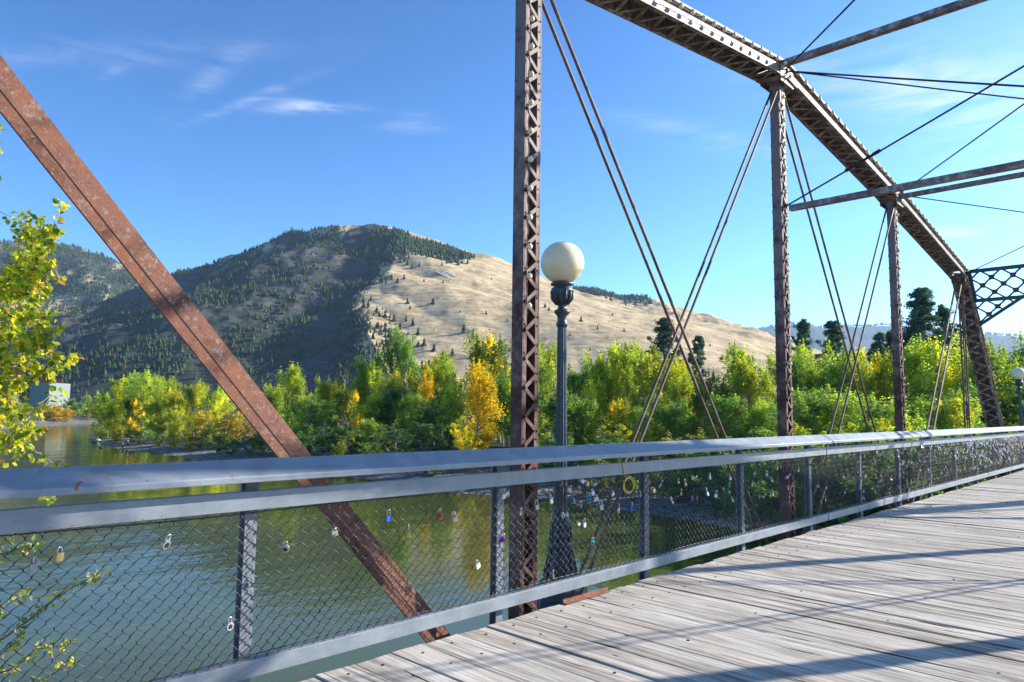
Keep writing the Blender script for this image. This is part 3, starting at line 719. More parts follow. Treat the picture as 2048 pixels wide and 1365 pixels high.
for (xx, s) in sorted(pts):
    m = MB()
    c = P_(xx, s)-nrm*0; ux = Vector((1, 0, 0)); V = []
    for kk in range(16):
        rr = .078 if kk % 2 else .056; a = 2*pi*kk/16; V.append(c+ux*(rr*cos(a))+pd*(rr*sin(a))+nrm*.016)
    V += [v-nrm*.032 for v in V]
    m.add(V, [tuple(range(16)), tuple(range(31, 15, -1))]+[(kk, 16+kk, 16+(kk+1) % 16, (kk+1) % 16) for kk in range(16)])
    bpart(m, 'rosette', M_TEAL, portal)
# floor beams and stringers
for y in YN:
    m = MB(); m.box(((XT+XR)/2, y, -.72), (XR-XT+.2, .02, .5)); m.box(((XT+XR)/2, y, -.47), (XR-XT+.2, .16, .016)); m.box(((XT+XR)/2, y, -.97), (XR-XT+.2, .16, .016))
    bpart(m, 'floor_beam', M_STEEL)
m = MB()
for x in np.linspace(-3.45, .45, 8): m.box((x, 10, -.285), (.09, 36, .35))
bpart(m, 'stringer', M_WOOD)
# deck planks
DX0, DX1 = -3.72, .70
m = MB(); y = -7.0; i = 0; ry = random.Random(3); PL = []
while y < 34:
    w_ = .2675+ry.uniform(-.005, .005); gap = ry.uniform(.004, .010) if i % 2 else ry.uniform(.001, .004)
    e = DX0+ry.uniform(-.018, .014); zt = ry.uniform(-.004, .0035); tl = ry.uniform(-.004, .004)
    nseg = 9; V = []; xs = np.linspace(e, DX1+ry.uniform(-.01, .01), nseg)
    for x in xs:
        j1 = ry.uniform(-.0022, .0022); j2 = ry.uniform(-.0022, .0022)
        V += [(x, y+j1, -.1), (x, y+j1, zt-tl-.004), (x, y+j1+.006, zt-tl), (x, y+w_/2, zt+ry.uniform(-.0015, .0015)), (x, y+w_+j2-.006, zt+tl), (x, y+w_+j2, zt+tl-.004), (x, y+w_+j2, -.1)]
    F = [(k*7+q, k*7+q+1, (k+1)*7+q+1, (k+1)*7+q) for k in range(nseg-1) for q in range(6)]+[tuple(range(6, -1, -1)), tuple((nseg-1)*7+q for q in range(7))]
    m.add(V, F); PL.append((y, w_, zt)); y += w_+gap; i += 1
deck = bpart(m, 'deck', M_WOOD)
m = MB()
for pi_, (y, w_, zt) in enumerate(PL):
    if y < -1: continue
    for X in (-3.60, -3.33, -2.55, -1.75, -.95, -.2):
        for q in ((.5,) if X < -3 else (.28, .74)):
            if X > -3 and ry.random() < .86: continue
            c = (X+ry.uniform(-.015, .015), y+w_*q+ry.uniform(-.02, .02), zt+.002); r = ry.uniform(.009, .012)
            m.lathe([(r, -.012), (r, .0008), (r*.7, .002)], 7, c)
bo = bpart(m, 'bolt_head', M_BOLT, deck); bo['kind'] = 'stuff'

# ------------------------------------------------------------------ railing sections
POSTY = [-.075+1.955*k for k in range(0, 19)]
def wire_panel():
    m = MB(); q = .01775; hz = .0345; z0 = .135; nseg = 24; r = .0027
    V = []; F = []; n = 4; cnt = 0
    wires = int(1.955/(2*q))
    pitch = 1.955/wires; q = pitch/2
    for wv_ in range(wires):
        xc = pitch*(wv_+.5); pts = []
        for k in range(nseg+1):
            s = 1 if (k+wv_) % 2 else -1; z = z0+hz*k
            lean = .0035*s*(1 if wv_ % 2 else 1)
            pts += [(.0032*s, xc+s*(q-.004), z-hz*.20), (0.0, xc+s*(q+.0022), z), (-.0032*s, xc+s*(q-.004), z+hz*.20)]
        pts = [(p[0]+.002*sin(p[2]*9+wv_), p[1]+.004*sin(p[2]*5+wv_*.7), p[2]) for p in pts if p[2] < .975]
        base = len(V)
        for i, p in enumerate(pts):
            for k in range(n):
                a = pi/4+k*pi/2; V.append((p[0]+r*cos(a)*1.2, p[1]+r*sin(a)*1.0, p[2]+r*sin(a)*.6*(1 if (i//3) % 2 else -1)))
        for i in range(len(pts)-1):
            for k in range(n): F.append((base+i*n+k, base+i*n+(k+1) % n, base+(i+1)*n+(k+1) % n, base+(i+1)*n+k))
    return np_mesh('mesh_panel', V, F, M_WIRE, True)
WP = wire_panel()
SECT = [(-9.6, 10.11, 'long blue-grey steel railing section nearest the camera, wire mesh with a few padlocks', range(-4, 6)),
        (10.135, 20.30, 'middle blue-grey railing section beyond the first rail joint, mesh speckled with padlocks', range(6, 11)),
        (20.325, 34.0, 'far blue-grey railing section beside the inclined end post, mesh crowded with padlocks', range(11, 19))]
MX = -3.772
for (ya, yb, lab, ks) in SECT:
    s = empty('railing', (-3.80, ya, 0)); tag(s, lab, 'railing', 'railing sections along the deck edge'); O = Vector(s.location)
    def rp(mb, name, bevel=.004, mat=None, parent=None):
        o = mb.build(name, mat or M_RAIL, s, None, bevel); o.location = -O; return o
    m = MB(); prof = [(-3.80, 1.236), (-3.655, 1.152), (-3.655, 1.116), (-3.80, 1.190)]
    ny = max(2, int((yb-ya)/.5)); V = []
    for k in range(ny+1):
        y = ya+(yb-ya)*k/ny; V += [(p[0], y, p[1]) for p in prof]
    F = [(k*4+q, k*4+(q+1) % 4, (k+1)*4+(q+1) % 4, (k+1)*4+q) for k in range(ny) for q in range(4)]+[(3, 2, 1, 0), tuple(ny*4+q for q in range(4))]
    m.add(V, F); rp(m, 'handrail', .006)
    m = MB(); m.box((-3.755, (ya+yb)/2, 1.010), (.012, yb-ya, .102)); m.box((-3.785, (ya+yb)/2, 1.0545), (.05, yb-ya, .010)); rp(m, 'mid_rail', .003)
    m = MB(); m.box((-3.755, (ya+yb)/2, .118), (.012, yb-ya, .090)); m.box((-3.785, (ya+yb)/2, .1575), (.05, yb-ya, .010)); rp(m, 'bottom_rail', .003)
    for k in ks:
        y = -.075+1.955*k
        if k == 6: y += .0
        if y < ya-.1 or y > yb: continue
        m = MB(); m.box((-3.8175, y, .44), (.009, .070, 1.5)); m.box((-3.878, y, .44), (.009, .070, 1.5)); m.box((-3.848, y+.016, .44), (.0515, .008, 1.5)); m.box((-3.77, y, 1.172), (.10, .05, .02)); p = rp(m, 'post', .001, M_POST)
        m = MB(); m.box((-3.807, y, .55), (.008, .014, .03)); mo = m.build('clamp', M_RAIL, p)
    for k in ks:
        y = -.075+1.955*k
        if y < -2.5: continue
        o = link_mesh('mesh_panel', WP, s); o.location = Vector((MX, y, 0))-O
    m = MB()
    for z in (.945, .185):
        m.tube([(MX-.004, y_, z+.006*sin(y_*3.1)) for y_ in np.arange(max(ya, -2), yb, .24)], .0034, 5)
    rp(m, 'tension_wire', 0, M_WIRE)
# right-hand railing (its shadow and side views)
s = empty('railing', (.80, 12, 0)); tag(s, 'opposite steel railing along the sunny side of the deck', 'railing')
O = Vector(s.location)
m = MB(); m.box((.80, 12, 1.19), (.14, 38, .05)); o = m.build('handrail', M_RAIL, s); o.location = -O
m = MB(); m.box((.76, 12, 1.01), (.012, 38, .10)); o = m.build('mid_rail', M_RAIL, s); o.location = -O
m = MB(); m.box((.76, 12, .118), (.012, 38, .09)); o = m.build('bottom_rail', M_RAIL, s); o.location = -O
for k in range(-3, 16):
    m = MB(); m.box((.845, -.075+1.955*k, .44), (.062, .074, 1.5)); o = m.build('post', M_RAIL, s); o.location = -O

# ================================================================== VEGETATION
def quads(C, size, r, asp=.72, up=0.0):
    """leaf quads (rhombs) at centres C with random orientation; returns V,F"""
    n = len(C); u = r.normal(size=(n, 3)); u[:, 2] += up; u /= np.linalg.norm(u, axis=1)[:, None]
    w_ = r.normal(size=(n, 3)); v = np.cross(u, w_); v /= np.linalg.norm(v, axis=1)[:, None]+1e-9
    s = (size*(.65+.7*r.random(n)))[:, None]
    V = np.stack([C-u*s*.5, C+v*s*asp*.5, C+u*s*.5, C-v*s*asp*.5], 1).reshape(-1, 3)
    return V, np.arange(4*n).reshape(n, 4)
def limb_pts(p, d, L_, r, n=5, wob=.12, lift=.25):
    pts = [np.array(p, float)]; d = np.array(d, float)
    for i in range(n):
        d = d+r.normal(size=3)*wob; d[2] += lift/n; d /= np.linalg.norm(d); pts.append(pts[-1]+d*L_/n)
    return pts
def broad_tree(seed, H, W, palette, leaf=.26, nleaf=9000, base_z=.08, shape='plume', dens=1.0, bare=0.):
    """returns (trunk mesh, crown mesh), foot at the origin; palette: list of (weight, rgb)"""
    r = np.random.default_rng(seed); tm = MB(); tips = []
    nst = 1 if shape != 'multi' else 3
    for st in range(nst):
        lean = r.normal(size=2)*(.05 if nst == 1 else .16)
        pts = limb_pts((r.normal()*.1, r.normal()*.1, -.3), (lean[0], lean[1], 1), H*.9, r, 9, .035, .1)
        rad = np.linspace(H*.016, H*.003, len(pts)); tm.tube(pts, list(rad), 7)
        nl = int(24/nst)
        for k in range(nl):
            t = .12+.86*(k+r.random()*.8)/nl; i = min(int(t*(len(pts)-1)), len(pts)-2); f = t*(len(pts)-1)-i; p = pts[i]*(1-f)+pts[i+1]*f
            prof = (np.sin(pi*min(1, .18+.82*(1-t)**.8))**.8) if shape != 'round' else sqrt(max(.05, 1-(2*t-1.0)**2))
            ang = r.random()*6.28; L_ = W*.5*prof*(.65+.5*r.random())/(1 if nst == 1 else 1.4)
            el = .45+.75*t; d = (cos(ang)*cos(el), sin(ang)*cos(el), sin(el)); lp = limb_pts(p, d, L_*1.15, r, 5, .14, .4)
            tm.tube(lp, list(np.linspace(H*.0045, H*.001, len(lp))), 5)
            for q in (2, 3, 4, 5): tips.append((lp[q], t, L_, q/5.))
        tips.append((pts[-1], 1., W*.12, 1)); tips.append((pts[-2], .95, W*.15, 1))
    tips = [tp for tp in tips if r.random() > bare]
    C = []; cc = []; wts = np.array([p[0] for p in palette], float); wts /= wts.sum(); cols = np.array([p[1] for p in palette])
    per = max(8, int(nleaf/len(tips)))
    side_col = r.choice(len(cols), 6, p=wts)
    for (p, t, L_, q) in tips:
        for sub in range(2):
            rad = H*(.026+.042*r.random()); c = p+r.normal(size=3)*H*.026+np.array([0, 0, H*.02])
            m_ = per//2; v = r.normal(size=(m_, 3)); v /= np.linalg.norm(v, axis=1)[:, None]; v *= (r.random((m_, 1))**.75)*rad; v[:, 2] *= 2.3 if shape == 'plume' else 1.15
            C.append(c+v); sec = int((math.atan2(p[1], p[0])+pi)/6.284*5.99); base = cols[side_col[sec]] if r.random() < .6 else cols[r.choice(len(cols), p=wts)]
            k = (.78+.44*r.random()); cc.append(np.clip(base*k*(.8+.4*r.random((m_, 1)))*(1+.10*r.normal(size=(m_, 3))), .003, .9))
        if shape == 'plume' and q > .9 and t > .3:
            m_ = per//2+8; v = r.normal(size=(m_, 3))*np.array([.45, .45, 1])*H*.014; v[:, 2] = np.abs(v[:, 2])*3.4; sp = 1-np.clip(v[:, 2]/(H*.11), 0, .9); v[:, :2] *= sp[:, None]*1.5
            C.append(p+np.array([0, 0, H*.035])+v); cc.append(np.clip(base*1.12*(.85+.3*r.random((m_, 1)))*np.ones((1, 3)), .003, .9))
    C = np.concatenate(C); cc = np.concatenate(cc); ok = C[:, 2] > base_z*H*.6; C = C[ok]; cc = cc[ok]
    V, F = quads(C, leaf, r)
    return tm.mesh('trunk', M_BARK), np_mesh('crown', V, F, M_LEAF, False, cc)
G1 = (.082, .125, .036); G2 = (.145, .185, .040); G3 = (.225, .245, .045); YG = (.34, .32, .045); Y1 = (.66, .49, .03); OR = (.46, .26, .05); DG = (.045, .078, .028); TN = (.30, .24, .12); OL = (.10, .12, .035)
PAL = dict(green=[(4, G1), (4, G2), (2, G3)], lime=[(3, G2), (4, G3), (1.6, YG)], dark=[(5, DG), (3, G1)], yellow=[(1, (.50, .40, .025)), (8, Y1)], mixed=[(3, G1), (3, G2), (2, YG), (.5, Y1)], gold=[(4, (.40, .36, .04)), (2, Y1), (.08, OR)], tan=[(3, TN), (1, OL), (1, YG)], red=[(2, (.35, .08, .04)), (1, TN)])
VAR = {}
def variants(key, n, **kw):
    VAR[key] = [broad_tree(100+len(VAR)*10+i, **kw) for i in range(n)]
variants('green', 4, H=15, W=9.0, palette=PAL['green'], nleaf=13500, leaf=.235)
variants('lime', 4, H=14, W=8.5, palette=PAL['lime'], nleaf=13500, leaf=.235)
variants('mixed', 3, H=14, W=8.5, palette=PAL['mixed'], nleaf=13000, leaf=.235)
variants('yellow', 2, H=15, W=7, palette=PAL['yellow'], nleaf=12500, leaf=.235)
variants('dark', 3, H=12, W=9, palette=PAL['dark'], nleaf=12000, leaf=.235, shape='round')
variants('gold', 2, H=9, W=9, palette=PAL['gold'], nleaf=7000, leaf=.25, shape='round')
variants('bare', 2, H=14, W=7, palette=[(1, (.25, .24, .2)), (1, OL)], nleaf=500, leaf=.2, bare=.6)
variants('shrub_green', 3, H=4.5, W=5.5, palette=PAL['green'], nleaf=9000, leaf=.105, shape='multi')
variants('shrub_dark', 3, H=4.5, W=5.5, palette=PAL['dark'], nleaf=9000, leaf=.105, shape='multi')
variants('shrub_tan', 2, H=4.0, W=5.0, palette=PAL['tan'], nleaf=8000, leaf=.09, shape='multi', bare=.15)
variants('shrub_gold', 2, H=4.0, W=5.0, palette=PAL['gold'], nleaf=8000, leaf=.105, shape='multi')
variants('shrub_red', 1, H=2.0, W=3.0, palette=PAL['red'], nleaf=2500, leaf=.12, shape='multi')
def pine_mesh(seed, H, W):
    r = np.random.default_rng(seed); tm = MB(); pts = limb_pts((0, 0, -.3), (0, 0, 1), H, r, 9, .02, 0); tm.tube(pts, list(np.linspace(H*.018, H*.003, len(pts))), 7)
    C = []; cc = []; nl = 52
    for k in range(nl):
        t = .16+.83*(k/nl); i = min(int(t*9), 8); p = pts[i]+(pts[i+1]-pts[i])*(t*9-i)
        L_ = W*.5*(1-t)**.85*(.50+.75*r.random())+W*.04; ang = k*2.4+r.normal()*.4; el = -.05+.7*t
        lp = limb_pts(p, (cos(ang)*cos(el), sin(ang)*cos(el), sin(el)), L_, r, 4, .10, .35); tm.tube(lp, list(np.linspace(H*.004, H*.001, 5)), 5)
        for q in (2, 3, 4):
            for s in range(2):
                rad = H*(.014+.016*r.random()); m_ = 52; v = r.normal(size=(m_, 3)); v /= np.linalg.norm(v, axis=1)[:, None]; v *= (r.random((m_, 1))**.4)*rad; v[:, 2] *= .75
                C.append(lp[q]+r.normal(size=3)*H*.012+v); kk = .7+.5*r.random(); cc.append(np.array((.052, .085, .055))*kk*(.75+.5*r.random((m_, 1))))
    C = np.concatenate(C); cc = np.concatenate(cc); V, F = quads(C, .40, r, .34, .3)
    return tm.mesh('trunk', M_PBARK), np_mesh('crown', V, F, M_NEEDLE, False, cc)
VAR['pine'] = [pine_mesh(s_, 20, 9) for s_ in (5, 6, 7)]
BASEH = dict(green=15, lime=14, mixed=14, yellow=15, dark=12, gold=9, bare=14, shrub_green=4.5, shrub_dark=4.5, shrub_tan=4., shrub_gold=4., shrub_red=2., pine=20)
PLANTS = []; TOPZ = {}
def plant(key, px, top, b, wid=1.0, tint=(1, 1, 1), name=None, foot=None, v=None):
    """a plant whose tip is seen near (px, top) at distance b; it stands on the ground there"""
    p = at_depth(px, top, b); a_, b_ = xy2ab(p[0], p[1]); gz = float(height(np.array([a_]), np.array([b_]))[0]) if foot is None else foot
    H = max(p[2]-gz, .6); tm, cm = VAR[key][(v if v is not None else len(PLANTS)) % len(VAR[key])]
    if cm.name not in TOPZ: TOPZ[cm.name] = float(np.percentile([q.co[2] for q in cm.vertices], 99.7))
    k = H/TOPZ[cm.name]
    nm = name or ('shrub' if key.startswith('shrub') else 'pine_tree' if key == 'pine' else 'bare_tree' if key == 'bare' else 'cottonwood_tree')
    o = empty(nm, (p[0], p[1], gz), random.uniform(0, 6.28)); kw = max(k, .55)*wid*(1.3 if key == 'pine' else 1.5)*random.uniform(.92, 1.08)
    o.scale = (kw, kw, k)
    t = link_mesh('trunk' if 'shrub' not in key else 'stem', tm, o); c = link_mesh('crown' if 'shrub' not in key else 'foliage', cm, o)
    j = random.uniform(.9, 1.1)*dict(pine=2.4, gold=1.25, yellow=1.3, mixed=1.8, shrub_gold=1.25, shrub_red=.9, shrub_tan=1.5, green=2.75, lime=2.25, dark=3.0, shrub_green=2.6, shrub_dark=3.0).get(key, 1.4); c.color = (tint[0]*j, tint[1]*j, tint[2]*j, 1)
    PLANTS.append((o, key, px, top, b, H)); return o
W_ = (1.15, 1.05, .8); L_T = (1.2, 1.15, .9); D_T = (.75, .85, .8)
# island grove (left of the rusty diagonal and behind it)
for a in [('lime', 250, 752, 150, 1.0, L_T), ('green', 292, 744, 146, 1.05, L_T), ('lime', 338, 752, 140, .9, L_T), ('yellow', 356, 782, 134, .9, (.75, .85, 1)), ('lime', 392, 764, 132, .9, W_), ('lime', 432, 776, 128, .9, L_T),
          ('gold', 226, 806, 148, .9, (.9, 1, 1)), ('mixed', 268, 790, 136, .9, W_), ('lime', 315, 800, 130, 1., W_), ('lime', 362, 812, 124, .9, W_), ('gold', 405, 822, 118, .8, (1, 1, 1)), ('mixed', 450, 800, 140, .9, W_), ('green', 210, 786, 160, .8, L_T),
          ('shrub_gold', 236, 858, 132, 1.3, (1, 1, 1)), ('shrub_green', 282, 858, 124, 1.2, L_T), ('shrub_green', 322, 862, 118, 1.2, L_T), ('shrub_gold', 352, 860, 113, 1.2, (1.1, 1.1, 1)), ('shrub_gold', 380, 868, 108, 1.2, (1.1, 1.1, 1)), ('shrub_tan', 410, 850, 108, 1.3, (1.1, 1.1, 1)),
          ('shrub_green', 438, 866, 102, 1.25, D_T), ('shrub_dark', 462, 874, 98, 1.2, L_T), ('shrub_tan', 455, 826, 124, 1.6, (1.2, 1.0, 1)), ('shrub_tan', 490, 832, 120, 1.5, (1.25, 1., .9)), ('shrub_gold', 480, 822, 128, .9, (1.1, 1.15, .8)), ('shrub_gold', 470, 838, 118, .8, (1.25, 1.05, .8)), ('shrub_dark', 500, 868, 98, 1.3, L_T),
          ('shrub_green', 530, 862, 98, 1.1, D_T), ('shrub_red', 232, 874, 134, 1.2, (1.3, 1, 1)), ('shrub_tan', 205, 864, 146, 1.1, (1, .9, .8))]: plant(*a[:4], (a[4] if len(a) > 4 else 1)*1.22, *a[5:])
# main stand behind the rusty diagonal up to the nearest post
for a in [('lime', 590, 732, 118, 1.1, L_T), ('green', 560, 772, 112, 1.0, W_), ('lime', 640, 756, 118, .9, L_T), ('lime', 668, 760, 116, .9, (1.2, .95, .7)), ('green', 620, 788, 104, 1.1, (1, 1, 1)), ('bare', 690, 728, 122, .9), ('green', 722, 706, 120, .85, W_), ('lime', 742, 716, 118, .85, (.9, 1, 1)), ('bare', 765, 730, 124, .8),
          ('green', 795, 660, 122, .5, (.9, .9, .9)), ('green', 830, 654, 120, .5, (.95, 1, .9)), ('mixed', 700, 772, 104, 1.1, W_), ('green', 745, 790, 100, 1.0, W_), ('dark', 660, 800, 98, 1.1, (1.2, 1.2, 1)), ('dark', 790, 778, 100, 1.1, (.9, .9, .9)), ('lime', 885, 706, 118, .95, W_), ('mixed', 862, 728, 112, 1.0, W_), ('lime', 918, 722, 114, .85, L_T),
          ('yellow', 846, 752, 104, .62, (1.05, .95, 1)), ('green', 850, 790, 96, 1., (.85, .9, .9)), ('dark', 870, 815, 92, 1.0, (1.1, 1.1, 1)), ('yellow', 952, 726, 78, 1.0, (1.1, 1.0, 1)), ('shrub_gold', 935, 850, 74, 1.0, (1.3, 1.35, 1)), ('lime', 1008, 740, 96, .6, W_), ('mixed', 1000, 662, 104, .95, (.95, .95, 1)), ('green', 975, 700, 112, .9, (.8, .85, .9)), ('green', 1020, 740, 92, 1.0, D_T),
          ('green', 742, 838, 88, .75, W_), ('green', 580, 828, 96, .8, W_), ('shrub_dark', 640, 850, 88, 1.4, (.8, .8, .8)), ('shrub_dark', 700, 852, 86, 1.5, (.8, .8, .8)), ('shrub_gold', 680, 882, 84, .9, (.9, 1.1, 1)), ('shrub_dark', 790, 850, 84, 1.5, (.8, .8, .9)), ('shrub_dark', 840, 846, 82, 1.5, (.7, .7, .8)), ('shrub_dark', 890, 856, 80, 1.4, (.8, .8, .8)),
          ('shrub_green', 560, 866, 92, 1.3, (.8, .9, .9)), ('shrub_dark', 605, 874, 90, 1.3, (1, 1, 1)), ('shrub_green', 745, 884, 80, 1.2, D_T), ('shrub_dark', 815, 892, 78, 1.3, (1, 1, 1)), ('shrub_green', 870, 905, 72, 1.1, D_T), ('shrub_green', 1015, 900, 68, 1.2, D_T),
          ('dark', 545, 812, 112, .9, (1.2, 1.2, 1)), ('lime', 770, 742, 110, .8, W_), ('lime', 815, 790, 98, .9, (.9, 1, .9)), ('green', 900, 768, 100, .9, W_)]: plant(*a)
# stand between the nearest and the second post
for a in [('lime', 1098, 680, 100, .85, W_), ('green', 1075, 720, 92, .9, W_), ('dark', 1150, 742, 88, 1.0, (1.3, 1.3, 1)), ('lime', 1190, 712, 88, .95, L_T), ('lime', 1222, 682, 86, 1.0, L_T), ('lime', 1262, 690, 86, .95, L_T), ('lime', 1298, 704, 82, .9, W_), ('yellow', 1345, 718, 82, .72, (.85, 1.05, 1)), ('lime', 1330, 752, 78, .9, (1.3, 1.1, .7)),
          ('green', 1180, 782, 74, 1.0, W_), ('mixed', 1245, 800, 72, 1.0, W_), ('green', 1300, 812, 70, 1.0, (1, 1, 1)), ('lime', 1400, 728, 84, .9, (.95, 1, 1)), ('green', 1425, 742, 80, .9, (1, 1, 1)), ('lime', 1472, 690, 84, .85, L_T), ('lime', 1500, 720, 80, .9, W_), ('lime', 1535, 700, 82, .85, L_T), ('green', 1380, 790, 68, 1.0, (.9, .9, .9)), ('green', 1450, 790, 68, 1.05, (.9, .95, .9)), ('green', 1515, 800, 64, 1.0, (.9, .95, .9)), ('dark', 1110, 800, 74, 1.1, (1.1, 1.1, 1)),
          ('shrub_green', 1090, 858, 68, 1.3, W_), ('shrub_dark', 1140, 868, 64, 1.4, (1, 1, 1)), ('shrub_gold', 1240, 850, 66, 1.1, (.8, .9, 1)), ('shrub_green', 1190, 880, 60, 1.3, W_), ('shrub_dark', 1265, 872, 58, 1.4, (1, 1, 1)), ('shrub_tan', 1325, 868, 56, 1.0, (.8, .8, .8)), ('shrub_dark', 1345, 880, 54, 1.4, (1.1, 1.1, 1)), ('shrub_tan', 1390, 862, 54, 1.0, (.8, .8, .8)), ('shrub_green', 1420, 878, 52, 1.3, (1, 1, 1)), ('shrub_dark', 1480, 880, 50, 1.4, (1, 1, 1)), ('shrub_green', 1535, 884, 48, 1.3, D_T)]: plant(*a)
# stand right of the second post
for a in [('green', 1600, 700, 72, .9, W_), ('lime', 1640, 690, 76, .85, (.9, 1, .9)), ('green', 1672, 716, 70, .9, (1, 1, 1)), ('lime', 1700, 700, 72, .8, W_), ('lime', 1748, 700, 70, .9, W_), ('mixed', 1770, 708, 66, .85, L_T), ('lime', 1832, 680, 66, .95, L_T), ('lime', 1868, 684, 62, .9, L_T), ('lime', 1905, 690, 62, .85, L_T), ('lime', 1925, 674, 64, .8, (1.2, 1.1, .8)), ('green', 1618, 776, 56, 1.1, (.9, .9, .9)), ('green', 1690, 782, 54, 1.1, (.95, .95, .9)),
          ('green', 1755, 790, 50, 1.1, (.95, 1, .9)), ('green', 1850, 770, 52, 1.1, (.9, .95, .9)), ('lime', 1900, 790, 48, 1.0, W_), ('lime', 1790, 812, 44, .8, (1.2, 1.2, 1)), ('green', 1985, 742, 82, 1.1, (.9, .9, .9)), ('dark', 1962, 760, 70, 1.1, (1.3, 1.3, 1.1)), ('gold', 1998, 782, 62, .8, (.8, .8, .9)), ('dark', 2000, 800, 60, 1.2, (1.1, 1.1, 1)), ('gold', 2030, 842, 52, .6, (.8, .8, .8)), ('green', 2040, 664, 64, .8, L_T), ('green', 2075, 690, 60, 1., W_), ('dark', 2060, 760, 54, 1.2, (1.2, 1.2, 1)),
          ('shrub_green', 1600, 856, 44, 1.4, (.9, .9, .9)), ('shrub_gold', 1655, 860, 44, .9, (.8, .9, 1)), ('shrub_green', 1690, 862, 42, 1.4, (.9, 1, .9)), ('shrub_gold', 1745, 842, 42, .9, (.8, .9, .9)), ('shrub_green', 1790, 850, 40, 1.2, W_), ('shrub_green', 1850, 858, 40, 1.4, (1, 1, 1)), ('shrub_dark', 1920, 850, 42, 1.3, (1.3, 1.3, 1)), ('shrub_dark', 1980, 850, 44, 1.4, (1.3, 1.3, 1.1)), ('shrub_dark', 1570, 905, 40, 1.3, (1, 1, 1)), ('shrub_dark', 1640, 900, 38, 1.4, (1, 1, 1)), ('shrub_dark', 1720, 895, 36, 1.4, (1, 1, 1)), ('shrub_dark', 1800, 890, 35, 1.4, (1.1, 1.1, 1)), ('shrub_dark', 1870, 885, 36, 1.3, (1, 1, 1)),
          ('shrub_green', 1330, 925, 55, 1.1, D_T), ('shrub_green', 1240, 925, 62, 1.1, D_T), ('shrub_dark', 1440, 925, 48, 1.3, (1, 1, 1)), ('shrub_dark', 1500, 930, 44, 1.2, (1.2, 1.2, 1))]: plant(*a)
for a in [(1330, 636, 150, 1.05), (1382, 672, 152, .8), (1600, 640, 120, .8), (1668, 642, 125, .95), (1735, 668, 120, .8), (1775, 660, 122, .9), (1842, 576, 108, .95), (1812, 640, 112, .9), (1895, 612, 118, .8), (1572, 662, 130, .7), (1925, 648, 120, .7)]: plant('pine', a[0], a[1], a[2], a[3])
# far bank left
for a in [('shrub_gold', 90, 806, 262, 2.2, (1.1, 1, 1)), ('shrub_gold', 118, 812, 262, 2.0, (1.2, 1, 1)), ('shrub_gold', 60, 808, 250, 2.0, (.8, 1, 1)), ('shrub_gold', 135, 818, 266, 1.6, (1.2, .95, 1)), ('shrub_gold', 30, 812, 240, 2., (1, 1, 1)), ('dark', 140, 797, 290, 1.1, (1.5, 1.5, 1.6)), ('dark', 158, 806, 285, 1.0, (1.6, 1.6, 1.5)), ('green', 173, 790, 292, .9, (.9, .9, 1)), ('shrub_gold', 182, 812, 292, 1.8, (.9, .9, 1)), ('shrub_tan', 196, 824, 292, 1.8, (1.1, .9, .8)), ('shrub_tan', 178, 828, 284, 1.6, (1.1, 1, .9)),
          ('green', 5, 800, 236, 1.1, (.9, .9, 1)), ('lime', -25, 790, 225, 1.1, (1, 1, 1)), ('green', 236, 812, 300, 1., (.8, .8, .9))]: plant(*a)
# lone pines on the dry slope
LONE = [(866, 606, 1150, 12), (815, 604, 1190, 10), (928, 664, 980, 16), (812, 640, 1080, 11), (788, 640, 1060, 13), (770, 632, 1100, 12), (800, 656, 1020, 12), (826, 650, 1050, 14), (836, 668, 1000, 13), (778, 672, 960, 13), (756, 655, 1000, 12), (746, 676, 930, 12), (848, 690, 900, 13), (868, 700, 880, 12), (905, 708, 860, 11), (942, 712, 850, 9), (808, 555, 1300, 10), (795, 563, 1280, 11), (783, 556, 1300, 11), (772, 566, 1290, 10),
        (848, 560, 1280, 7), (886, 563, 1260, 7), (983, 556, 1300, 6), (920, 622, 1150, 6), (972, 626, 1120, 7), (985, 668, 1000, 6), (1020, 700, 900, 6), (1100, 690, 920, 7), (1162, 640, 1080, 10), (1195, 655, 1020, 6), (1090, 612, 1180, 9), (1098, 618, 1150, 8), (1248, 660, 1020, 6), (1310, 640, 1250, 6), (1225, 628, 1200, 6), (1420, 690, 1000, 6), (1180, 700, 880, 6), (935, 510, 1600, 12), (924, 514, 1590, 11), (912, 512, 1600, 12), (742, 462, 1735, 10), (905, 518, 1560, 9), (728, 610, 1140, 9), (720, 625, 1090, 11), (712, 655, 1000, 12), (736, 640, 1040, 10), (820, 615, 1150, 7), (1015, 640, 1080, 5), (1066, 660, 1010, 5), (1140, 668, 990, 5)]
def ray_ground(px, py, b0, b1, n=400):
    bs = np.linspace(b0, b1, n); v = ray(px, py); sc = bs/(-v[0]*sin(YAW)+v[1]*cos(YAW)); P = CAM+v[None]*sc[:, None]; a, b = xy2ab(P[:, 0], P[:, 1]); g = height(a, b); k = np.argmax(g > P[:, 2])
    return P[k] if (g > P[:, 2]).any() else P[-1]
cone_v = [conifer_batch(np.zeros((1, 3)), np.array([10.]), 'crown', 9, 40+i, (.035, .06, .03)) for i in range(4)]
tt = MB(); tt.tube([(0, 0, -1), (0, 0, 4)], [.22, .12], 5); tt = tt.mesh('trunk', M_PBARK)
for (px, py, b, Hh) in LONE:
    foot = ray_ground(px, py+4, 640, 2400); o = empty('hillside_pine', foot, random.uniform(0, 6)); k = Hh/10; o.scale = (k*1.1, k*1.1, k); link_mesh('trunk', tt, o); link_mesh('crown', cone_v[len(PLANTS) % 4], o); PLANTS.append((o, 'lone', px, py, b, Hh))
